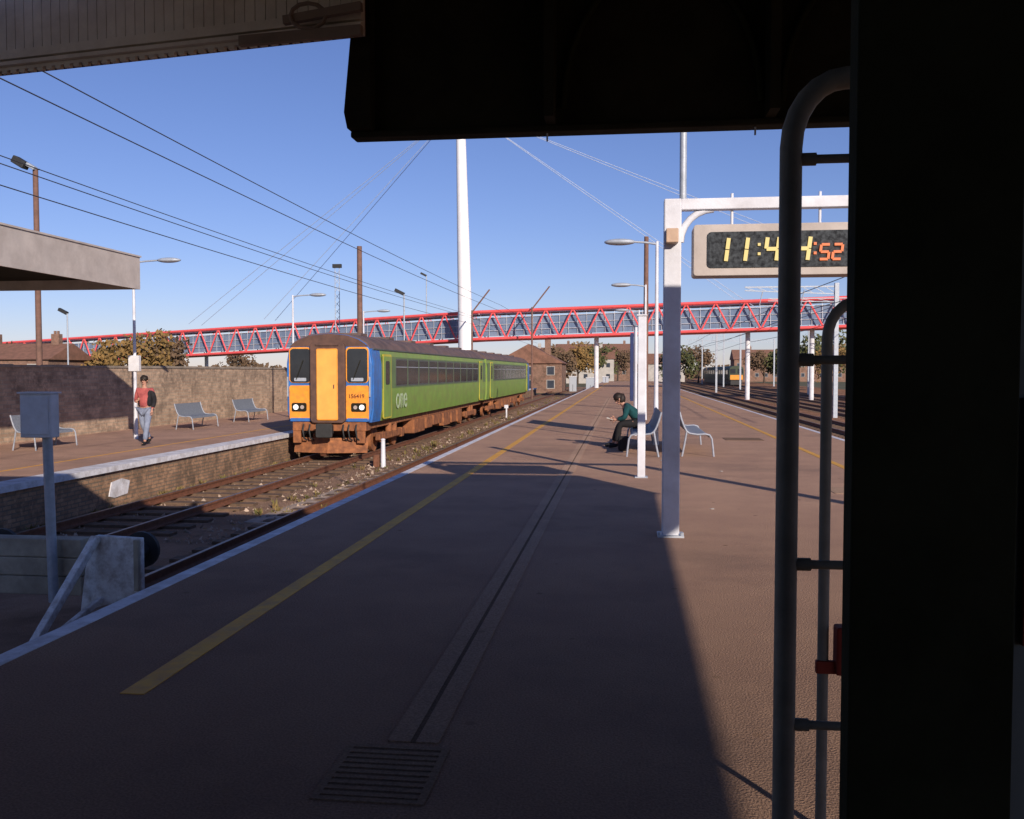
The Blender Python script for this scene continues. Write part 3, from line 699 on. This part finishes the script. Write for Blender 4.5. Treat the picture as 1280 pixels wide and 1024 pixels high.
MB().prism(bp_, 'y', fy - .02, fy).build('cab_brow', m_gangway, tr)
for sx in (-1, 1):
    cx = TX + sx * .89
    f_ = MB().rplate('y', cx, 1.86, .70, 1.08, .12, fy - .025, fy).build('windscreen_surround', m_orange, tr)
    g_ = MB().rplate('y', cx, 1.84, .63, 1.02, .1, fy - .035, fy - .025).build('windscreen', m_glass, f_)
    MB().rplate('y', cx, 1.42, .38, .10, .02, fy - .037, fy - .035).build('lower_window_panel', m_galv, g_)
    MB().bar((cx - .12, fy - .05, 1.42), (cx + .1, fy - .05, 2.0), .02).build('wiper', m_black, g_)
    MB().rplate('y', cx, .72, .70, 1.04, .06, fy - .025, fy).build('nose_panel', m_orange, tr)
    hl = MB().rplate('y', cx + sx * .04, .58, .46, .26, .05, fy - .045, fy - .025).build('light_cluster', m_black, tr)
    MB().tube([(cx + sx * .14, fy - .06, .58), (cx + sx * .14, fy - .045, .58)], .08, 16).build('headlight', m_lamp, hl)
    MB().tube([(cx - sx * .06, fy - .06, .58), (cx - sx * .06, fy - .045, .58)], .06, 16).build('marker_light', m_dimlamp, hl)
    MB().rplate('y', cx, .20, .64, .1, .02, fy - .04, fy - .02).build('lower_strip', m_blue, tr)
    MB().box(TX + sx * 1.28 - .02, TX + sx * 1.28 + .02, fy - .06, fy - .03, .9, 1.5).build('handrail', m_galv, tr)
MB().rplate('y', TX, 1.32, 1.08, 2.42, .12, fy - .16, fy).build('gangway', m_gangway, tr, bevel=.02)
m_paledoor = mat('orange_door_paint', (.98, .46, .10), (.90, .40, .085), 2, .4, dirt=(.6, .27, .08), dscale=3, damt=.3, bump=.02)
gd = MB().rplate('y', TX + .0, 1.27, .66, 2.16, .05, fy - .2, fy - .16).build('gangway_door', m_orange, tr, bevel=.01)
MB().rplate('y', TX, 1.27, .61, 2.09, .04, fy - .21, fy - .2).build('door_leaf', m_paledoor, gd)
MB().box(TX + .2, TX + .23, fy - .225, fy - .21, 1.15, 1.27).build('door_handle', m_gangway, gd)
MB().box(TX - 1.15, TX + 1.15, fy - .02, fy + .5, -.14, .13).build('buffer_beam', m_under, tr, bevel=.02)
cp = MB().box(TX - .14, TX + .14, fy - .45, fy, -.22, .04).build('coupler', m_darkmetal, tr, bevel=.02)
MB().rplate('y', TX, -.1, .5, .42, .05, fy - .55, fy - .43).build('coupler_face', m_darkmetal, cp, bevel=.02)
for dx in (-.8, -.6, .45, .62, .85):
    MB().tube([(TX + dx, fy - .03, .05), (TX + dx + .02, fy - .16, -.1), (TX + dx + .05, fy - .14, -.35), (TX + dx + .1, fy - .02, -.42)], .025, 8).build('hose', m_darkmetal, tr, smooth=60)
for sx in (-1, 1): MB().box(TX + sx * 1.0 - .12, TX + sx * 1.0 + .12, fy - .05, fy + .05, -.5, -.14).build('step', m_under, tr)
b = MB()
b.face([(TX - 1.15, fy + .25, -.35), (TX, fy - .1, -.35), (TX, fy - .22, -.8), (TX - 1.15, fy + .1, -.8)])
b.face([(TX + 1.15, fy + .25, -.35), (TX, fy - .1, -.35), (TX, fy - .22, -.8), (TX + 1.15, fy + .1, -.8)])
o = b.build('snowplough', m_under, tr); sm = o.modifiers.new('s', 'SOLIDIFY'); sm.thickness = .03
MB().box(TX - .35, TX + .35, fy - .2, fy - .165, 2.44, 2.5).build('gangway_lip', m_gangway, tr)
me = text_mesh('one', 1.05, .004)
mt = Matrix(((0, 0, 1, xs_ + .012), (1, 0, 0, 29.75), (0, 1, 0, .45), (0, 0, 0, 1)))
MB().addmesh(me, mt).build('logo_lettering', m_letter, tr)
me = text_mesh('156419', .17, .002)
MB().addmesh(me, Matrix(((1, 0, 0, TX + .6), (0, 0, -1, fy - .03), (0, 1, 0, .86), (0, 0, 0, 1)))).build('number', m_darkletter, tr)
FX, FY = 21.6, 182
ft = thing('train', 'small far off dark train with yellow front on the right tracks', 'train', (FX, FY, -.93))
s2 = [(FX + x, z) for x, z in half[:4] + rooft] + [(FX - x, z) for x, z in reversed((half[:4] + rooft)[:-1])]
MB().prism(s2, 'y', FY, FY + 60).build('body_shell', m_fargreen, ft, smooth=50)
MB().rplate('y', FX, .6, 2.4, .9, .1, FY - .04, FY).build('nose_panel', m_orange, ft)
for sx in (-.7, .7): MB().rplate('y', FX + sx, 1.8, 1.0, .9, .1, FY - .04, FY).build('windscreen', m_glass, ft)
MB().box(FX - 1.1, FX + 1.1, FY + .2, FY + 60, -.85, .12).build('underframe', m_darkmetal, ft)
for k in range(12): MB().box(FX - 1.38, FX - 1.36, FY + 3 + k * 4.6, FY + 6 + k * 4.6, 1.2, 2.0).build('window', m_glass, ft)

# ---------------------------------------------------------------- trackside bits
q = G(479, 584, -1.12)
t = thing('marker_post', 'short white trackside post standing by the train front', 'post', q)
MB().tube([q, q + Vector((0, 0, .8))], [.075, .06], 12).build('post', m_postwhite, t, smooth=40)
MB().ball(q + Vector((0, 0, .8)), (.07, .07, .04)).build('cap', m_postwhite, t, smooth=60)
MB().box(q.x - .28, q.x - .1, q.y - .08, q.y + .1, -1.12, -.75).build('stub', m_rail, t, bevel=.02)
q = G(633, 522, -1.12)
t = thing('marker_post', 'thin pale trackside post beside the rear carriage', 'post', q)
MB().tube([q, q + Vector((0, 0, .75))], .05, 8).build('post', m_postwhite, t); MB().box(q.x - .12, q.x + .12, q.y - .04, q.y, -.55, -.35).build('plate', m_postwhite, t)
tag(MB().prism([(17.6, -.9), (17.8, -.95), (18.3, -.92), (18.4, -.66), (18.1, -.58), (17.7, -.62)], 'x', XP - .08, XP - .06).build('whitewashed_patch', m_white, org=(XP, 18, -.95)), 'small whitewashed patch on the left platform face', 'painted patch')
rnd = random.Random(3)
wb = MB()
def tuft(x, y, z, h, n=9):
    for k in range(n):
        a = rnd.uniform(0, 6.28); l = rnd.uniform(.4, 1) * h; r = rnd.uniform(.03, .12) * (1 + h)
        p0 = Vector((x + rnd.uniform(-.06, .06), y + rnd.uniform(-.06, .06), z)); tip = p0 + Vector((math.cos(a) * r, math.sin(a) * r, l))
        s_ = Vector((-math.sin(a), math.cos(a), 0)) * .016 * (1 + h)
        wb.face([p0 - s_ * .4, p0 + s_ * .4, (p0 + tip) / 2 + s_, tip, (p0 + tip) / 2 - s_])
for _ in range(200):
    y = 17 + 90 * rnd.random() ** 1.6; x = rnd.choice([rnd.gauss(-6.7, .35), rnd.gauss(-4.1, .25), rnd.gauss(-6.9, .3)])
    if x > XL - .05: continue
    tuft(x, y, -1.12, rnd.uniform(.05, .25))
for _ in range(60): tuft(XP + rnd.uniform(.05, .4), rnd.uniform(12, 27), -1.12, rnd.uniform(.05, .2))
tag(wb.build('weeds', m_weed, recalc=False), 'straggling weeds and dry grass between the bay tracks', 'weeds', kind='stuff')
lb = MB()
for _ in range(1500):
    x = rnd.uniform(XP + .1, XL - .1); y = rnd.uniform(11, 60); s_ = rnd.uniform(.02, .05); a = rnd.uniform(0, 6.28); z = -1.115 + rnd.uniform(0, .03)
    lb.face([(x + s_ * math.cos(a + k * 1.57), y + s_ * math.sin(a + k * 1.57), z + rnd.uniform(0, .015)) for k in range(4)])
tag(lb.build('fallen_leaves', m_leafs[0], recalc=False), 'fallen leaves scattered on the bay trackbed', 'leaves', kind='stuff')
sb_ = MB()
for _ in range(2600):
    x = rnd.choice([rnd.uniform(XP + .1, -7.9), rnd.gauss(-6.8, .5), rnd.uniform(-7, XL - .1)]); y = 14 + 60 * rnd.random() ** 1.5; s_ = rnd.uniform(.02, .07)
    if not XP + .05 < x < XL - .05: continue
    c = Vector((x, y, -1.115)); v4 = [c + Vector((rnd.uniform(-s_, s_), rnd.uniform(-s_, s_), 0)) for _ in range(3)]; tip = c + Vector((0, 0, s_ * .9))
    for i in range(3): sb_.face([v4[i], v4[(i + 1) % 3], tip])
tag(sb_.build('loose_rubble', m_concrete, recalc=False), 'loose pale rubble and stones on the bay trackbed', 'rubble', kind='stuff')

# ---------------------------------------------------------------- people
def skin(chains, subs=2):
    vs = []; rs = []; es = []
    def vid(p, r):
        for i, q in enumerate(vs):
            if (q - p).length < 1e-4: return i
        vs.append(p); rs.append(r); return len(vs) - 1
    for ch in chains:
        ids = [vid(Vector(p), r) for p, r in ch]
        for a, b in zip(ids, ids[1:]): es.append((a, b))
    me = bpy.data.meshes.new('s'); me.from_pydata([tuple(v) for v in vs], es, [])
    o = bpy.data.objects.new('s', me); COL.objects.link(o)
    m = o.modifiers.new('skin', 'SKIN')
    for i, r in enumerate(rs):
        sv = me.skin_vertices[0].data[i]
        sv.radius = (r, r)
        sv.use_root = (i == 0)
    m.use_smooth_shade = True
    s = o.modifiers.new('sub', 'SUBSURF'); s.levels = subs; s.render_levels = subs
    dg = bpy.context.evaluated_depsgraph_get(); dg.update()
    out = bpy.data.meshes.new_from_object(o.evaluated_get(dg)); bpy.data.objects.remove(o)
    return out
def hand(mb, wr, d, s, c):
    d, s, c = Vector(d).normalized(), Vector(s).normalized(), Vector(c).normalized(); wr = Vector(wr)
    mb.addmesh(skin([[(wr - d * .03, .03), (wr + d * .03, .034), (wr + d * .085, .034)]], subs=1))
    for i in range(4):
        o = (i - 1.5) * .02; l = (.036, .042, .04, .032)[i]
        p0 = wr + d * .08 + s * o; p1 = p0 + d * l; p2 = p1 + (d * .5 + c * .8) * l * .8; p3 = p2 + (c) * l * .5
        mb.addmesh(skin([[(p0, .011), (p1, .010), (p2, .009), (p3, .008)]], subs=1))
    p0 = wr + d * .03 + s * -.03; p1 = p0 + d * .03 - s * .03; p2 = p1 + d * .03 + c * .015
    mb.addmesh(skin([[(p0, .013), (p1, .012), (p2, .009)]], subs=1))
def human(label, loc, J, fd, mats, hair_long=False):
    t = thing('person', label, 'person', loc)
    V = {k: Vector(v) for k, v in J.items() if not k.startswith('hd')}; fd = Vector(fd).normalized()
    up = (V['top'] - V['neck']).normalized(); fd = (fd - up * fd.dot(up)).normalized(); side = fd.cross(up).normalized()
    ch = [[(V['pelvis'], .125), (V['waist'], .105), (V['chest'], .125), (V['neck'], .05), (lerp(V['neck'], V['top'], .42), .062), (lerp(V['neck'], V['top'], .7), .088), (V['top'] - up * .05, .07)]]
    for s in 'lr':
        ch.append([(V['chest'], .125), (V['sh' + s], .055), (V['el' + s], .038), (V['wr' + s], .025)])
        ch.append([(V['pelvis'], .125), (V['hip' + s], .085), (V['kn' + s], .055), (V['an' + s], .036), (V['toe' + s], .03)])
    b = MB(); b.addmesh(skin(ch))
    for s in 'lr':
        d = J['hd' + s]; hand(b, V['wr' + s], d[0], d[1], d[2])
    hc = lerp(V['neck'], V['top'], .58)
    b.ball(hc + fd * .09 - up * .015, (.014, .014, .02), 8)
    b.ball(hc + fd * .06 - up * .075, (.03, .03, .022), 8)
    for k in (-1, 1): b.ball(hc + side * k * .085 - up * .01, (.014, .018, .03), 8)
    b.build('body', m_skin, t, smooth=180)
    e = MB()
    for k in (-1, 1): e.ball(hc + fd * .08 + side * k * .032 + up * .018, .012, 8)
    e.build('eyes', m_blackcloth, t, smooth=180)
    e = MB(); e.ball(hc + fd * .082 - up * .052, (.022, .012, .006), 8); e.build('mouth', m_lip, t, smooth=180)
    h = MB(); h.ball(hc + up * .045 - fd * .022, (.103, .105, .098), 16, .18)
    if hair_long: h.ball(hc - fd * .055 - up * .04, (.08, .08, .12), 14, .25)
    else: h.ball(hc - fd * .045 - up * .01, (.085, .08, .08), 14, .2)
    h.build('hair', m_hair, t, smooth=180)
    ch = [[(lerp(V['pelvis'], V['waist'], .1), .155), (V['waist'], .135), (V['chest'], .15), (lerp(V['chest'], V['neck'], .75), .075)]]
    for s in 'lr': ch.append([(V['chest'], .15), (V['sh' + s], .078), (V['el' + s], .056), (lerp(V['el' + s], V['wr' + s], .85), .042)])
    MB().addmesh(skin(ch)).build('top', mats[0], t, smooth=180)
    ch = []
    for s in 'lr': ch.append([(V['pelvis'] + Vector((0, 0, .03)), .145), (V['hip' + s], .105), (V['kn' + s], .078), (lerp(V['kn' + s], V['an' + s], .92), .062)])
    MB().addmesh(skin(ch)).build('trousers', mats[1], t, smooth=180)
    for s in 'lr':
        sh = MB(); a = V['an' + s]; to = V['toe' + s]
        sh.addmesh(skin([[(a - (to - a) * .25 + Vector((0, 0, -.02)), .045), (lerp(a, to, .4) + Vector((0, 0, -.01)), .05), (to, .038)]], subs=1))
        sh.build('shoe', mats[2], t, smooth=180)
    return t, V
mp = G(182, 556, ZP); mx, my, mz = mp.x, mp.y, ZP
def L_(x, y, z): return (mx + x, my + y, mz + z * 1.02)
J = dict(pelvis=L_(0, 0, .93), waist=L_(0, 0, 1.1), chest=L_(0, .01, 1.34), neck=L_(0, 0, 1.5), top=L_(-.01, -.03, 1.79),
         shl=L_(.19, .01, 1.43), ell=L_(.25, .04, 1.15), wrl=L_(.22, -.05, .90),
         shr=L_(-.19, .01, 1.43), elr=L_(-.25, .0, 1.16), wrr=L_(-.14, -.2, 1.12),
         hipl=L_(.1, 0, .88), knl=L_(.13, -.16, .5), anl=L_(.12, -.26, .09), toel=L_(.13, -.42, .05),
         hipr=L_(-.1, 0, .88), knr=L_(-.07, .02, .5), anr=L_(-.02, .26, .14), toer=L_(-.02, .12, .05),
         hdl=((0, -.1, -1), (0, 1, 0), (-1, 0, 0)), hdr=((.6, -.2, .5), (0, 0, 1), (0, 1, 0)))
man, V = human('walking person in pink red top, dark jacket and pale jeans by the left lamp post', (mx, my, mz), J, (.1, -1, 0), (m_pink, m_jeans, m_blackcloth))
jk = [[(V['waist'] + Vector((.12, -.01, -.12)), .085), (V['chest'] + Vector((.12, -.015, 0)), .10), (V['shl'], .09), (V['ell'], .07), (lerp(V['ell'], V['wrl'], .82), .052)]]
jk2 = [[(V['waist'] + Vector((-.0, .09, -.12)), .13), (V['chest'] + Vector((0, .08, 0)), .145), (V['chest'] + Vector((0, .05, .11)), .10)], [(V['waist'] + Vector((-.16, .03, -.12)), .05), (V['chest'] + Vector((-.15, .03, .0)), .06)]]
MB().addmesh(skin(jk)).addmesh(skin(jk2[:1])).addmesh(skin(jk2[1:])).build('jacket', m_jacket, man, smooth=180)
sx_, sy_ = .07, 20.0
def S_(x, y, z): return (sx_ + x, sy_ + y, z)
J = dict(pelvis=S_(.30, 0, .56), waist=S_(.21, 0, .70), chest=S_(.05, 0, .85), neck=S_(-.08, 0, .95), top=S_(-.26, 0, 1.14),
         shl=S_(-.0, -.18, .91), ell=S_(-.05, -.22, .66), wrl=S_(-.24, -.1, .62),
         shr=S_(-.0, .18, .91), elr=S_(-.05, .22, .66), wrr=S_(-.24, .1, .62),
         hipl=S_(.26, -.1, .54), knl=S_(-.16, -.13, .53), anl=S_(-.22, -.12, .1), toel=S_(-.4, -.12, .045),
         hipr=S_(.26, .1, .54), knr=S_(-.16, .1, .53), anr=S_(-.3, .1, .1), toer=S_(-.48, .1, .045),
         hdl=((-1, .3, .1), (0, 0, 1), (0, 1, 0)), hdr=((-1, -.3, .1), (0, 0, -1), (0, -1, 0)))
wm, V = human('seated person in teal top and dark trousers leaning over a paper on the bench', (sx_, sy_, 0), J, (-.85, -.15, -.6), (m_teal, m_blackcloth, m_blackcloth), True)
tag(MB().bar((-.30, 19.88, .64), (-.30, 20.12, .64), .14, .012, up=(.3, 0, 1)).build('paper', m_paper, org=(-.30, 20, .64)), 'pale folded paper held by the seated person', 'paper')
tag(MB().box(-.12, .12, 19.25, 19.6, 0, .3).build('bag', m_blackcloth, org=(0, 19.4, 0), bevel=.05), 'black bag on the ground by the seated person', 'bag')

# ---------------------------------------------------------------- background: houses, trees
def house(x, y, w, d, h, rh, m_w, m_r, label, z=-1.2, chim=1, axis='x', grp=None):
    t = thing('house', label, 'house', (x, y, z), grp)
    MB().box(x - w / 2, x + w / 2, y - d / 2, y + d / 2, z, z + h).build('wall', m_w, t)
    e = .3
    if axis == 'x':
        r = MB().prism([(y - d / 2 - e, z + h), (y + d / 2 + e, z + h), (y, z + h + rh)], 'x', x - w / 2 - e, x + w / 2 + e).build('roof', m_r, t)
    else:
        r = MB().prism([(x - w / 2 - e, z + h), (x + w / 2 + e, z + h), (x, z + h + rh)], 'y', y - d / 2 - e, y + d / 2 + e).build('roof', m_r, t)
    for k in range(chim):
        cx = x - w * .35 + k * w * .7 / max(1, chim - 1) if chim > 1 else x + w * .25
        MB().box(cx - .4, cx + .4, y - .3, y + .3, z + h + rh * .4, z + h + rh + .9).box(cx - .25, cx - .08, y - .1, y + .1, z + h + rh + .9, z + h + rh + 1.2).box(cx + .08, cx + .25, y - .1, y + .1, z + h + rh + .9, z + h + rh + 1.2).build('chimney', m_w, r)
    n = max(2, int(w / 2.6))
    for k in range(n):
        for zz in ((z + h * .3), (z + h * .75)):
            wx = x - w / 2 + w * (k + .5) / n
            f_ = MB().box(wx - .55, wx + .55, y - d / 2 - .04, y - d / 2, zz - .6, zz + .6).build('window', m_render, t)
            MB().box(wx - .47, wx + .47, y - d / 2 - .06, y - d / 2 - .04, zz - .52, zz + .52).build('pane', m_pane, f_)
    return t
house(P(8, 450, 80).x, 83, 9, 7, 4.0, 1.6, m_housebrick, m_roofred, 'red tiled house over the wall at far left edge', chim=2)
house(P(70, 450, 125).x, 128, 8, 7, 4.6, 1.9, m_housebrick, m_roofred, 'brick house with chimneys behind the left end of the bridge', chim=2)
house(P(662, 450, 125).x, 128, 9, 9, 4.0, 2.6, m_housebrick, m_roofred, 'brown roofed building right of the train end under the bridge', axis='y')
house(P(712, 450, 230).x, 232, 22, 10, 6, 3.0, m_render, m_roofred, 'pale distant house row under the bridge', chim=2)
house(P(745, 450, 300).x, 302, 26, 10, 9, 3.0, m_housebrick, m_roofred, 'distant brick block near the end of the platform', chim=2)
house(P(828, 450, 260).x, 262, 12, 10, 5, 3.0, m_render, m_roofred, 'distant pale house behind the lamp posts')
house(P(990, 450, 280).x, 282, 34, 10, 6.5, 3.0, m_housebrick, m_roofred, 'long distant brick building beyond the right tracks', chim=2)
for i, (px, Y, w, h, lab) in enumerate(((697, 125, 1.1, .7, 'white equipment cabinet nearest the train end'), (716, 130, 1.0, 1.0, 'tall white equipment cabinet in the distant group'), (738, 136, 1.3, .8, 'wide white equipment cabinet in the distant group'), (757, 142, .9, .9, 'white equipment cabinet nearest the far platform end'))):
    q = P(px, 470, Y); z0 = -1.12 if q.x < XL else 0
    t = thing('equipment_cabinet', lab, 'equipment cabinet', (q.x, Y, z0), 'white cabinets in the distance')
    MB().box(q.x - w / 2, q.x + w / 2, Y, Y + .8, z0, z0 + h + (1.1 if z0 < 0 else 0)).build('cabinet', m_galv, t, bevel=.03)
    MB().box(q.x - w / 2 - .06, q.x + w / 2 + .06, Y - .06, Y + .86, z0 + h + (1.1 if z0 < 0 else 0), z0 + h + (1.18 if z0 < 0 else .08)).build('lid', m_boxgrey, t)
    MB().box(q.x - .02, q.x + .02, Y - .02, Y, z0 + .1, z0 + h).build('door_gap', m_black, t)
def tree(x, y, z, h, r, m, label, n=900, bush=False, grp=None, ls=.3):
    t = thing('bush' if bush else 'tree', label, 'bush' if bush else 'tree', (x, y, z), grp)
    rn = random.Random(int(x * 7 + y * 13))
    tk = MB(); tk.tube([(x, y, z), (x + .1, y, z + h * .3), (x, y, z + h * .75)], [h * .028, h * .02, h * .006], 8)
    cl = []
    for k in range(11 if not bush else 9):
        a = rn.uniform(0, 6.28); rr = r * rn.uniform(.25, .85); zz = z + h * rn.uniform(.38 if not bush else .2, .9)
        rr *= 1 - .5 * max(0, (zz - z) / h - .6) / .4
        c = Vector((x + rr * math.cos(a), y + rr * math.sin(a), zz)); cl.append((c, r * rn.uniform(.26, .46)))
        tk.tube([(x, y, z + h * rn.uniform(.2, .4)), lerp(Vector((x, y, z + h * .45)), c, .6), c], [h * .012, h * .008, h * .003], 5)
    tk.build('trunk', m_bark, t)
    b = MB()
    for k in range(n):
        c, cr = rn.choice(cl)
        v = Vector((rn.gauss(0, 1), rn.gauss(0, 1), rn.gauss(0, .8))); v = v.normalized() * cr * rn.random() ** .45
        p = c + v; a = Vector((rn.uniform(-1, 1), rn.uniform(-1, 1), rn.uniform(-1, 1))).normalized(); bb = a.orthogonal().normalized(); s_ = ls * rn.uniform(.5, 1.2)
        b.face([p + a * s_, p + bb * s_ * .6, p - a * s_, p - bb * s_ * .6])
    b.build('crown', m, t, recalc=False)
tl = ((140, 85, 5.6, 3.6, 0, 'orange autumn tree left of the others above the bridge ramp'), (178, 86, 6.6, 4.2, 0, 'larger autumn tree above the left part of the bridge'), (216, 88, 6.4, 3.8, 2, 'brown thin tree right of the autumn pair'),
      (692, 190, 8, 5, 2, 'bare brown tree beyond the train end'), (722, 210, 9, 5, 0, 'russet tree under the middle of the bridge'), (752, 230, 9, 6, 1, 'green tree near the far platform end'), (772, 280, 10, 6, 2, 'brown tree at the vanishing point of the platform'),
      (845, 200, 8, 5, 1, 'dull green tree right of the clock gantry post'), (873, 230, 8.5, 5, 2, 'brown tree beyond the right platform edge'), (955, 230, 8, 5, 2, 'brown tree behind the right bridge pier'), (985, 215, 8.5, 5, 1, 'green tree between the right bridge piers'),
      (1030, 160, 9.5, 5.5, 1, 'tall green tree just left of the pillar'), (1045, 140, 7, 4, 0, 'russet tree low behind the barrier hoops'), (300, 130, 5.5, 4, 2, 'brown tree behind the bridge ramp above the wall'), (30, 110, 6, 4, 1, 'green tree behind the far left house'))
for px, Y, h, r, k, lab in tl:
    q = P(px, 465, Y); tree(q.x, Y, -1.2, h, r, m_leafs[k], lab, 1300, bush=h < 4, ls=.28 if Y < 150 else .42)
b = MB(); rn = random.Random(9)
for k in range(9000):
    x = rn.uniform(-420, 420); hh = 5 + 3 * noise.noise(Vector((x * .05, 0, 0))) + 2 * noise.noise(Vector((x * .2, 3, 0)))
    p = Vector((x, 380 + rn.uniform(0, 40), -1.2 + rn.random() ** .7 * max(2, hh))); a = Vector((rn.uniform(-1, 1), rn.uniform(-1, 1), rn.uniform(-1, 1))).normalized(); bb = a.orthogonal().normalized(); s_ = rn.uniform(.8, 1.6)
    b.face([p + a * s_, p + bb * s_ * .7, p - a * s_, p - bb * s_ * .7])
tag(b.build('far_woodland', m_leafs[2], recalc=False), 'hazy brown line of far off trees along the horizon', 'woodland', kind='stuff')
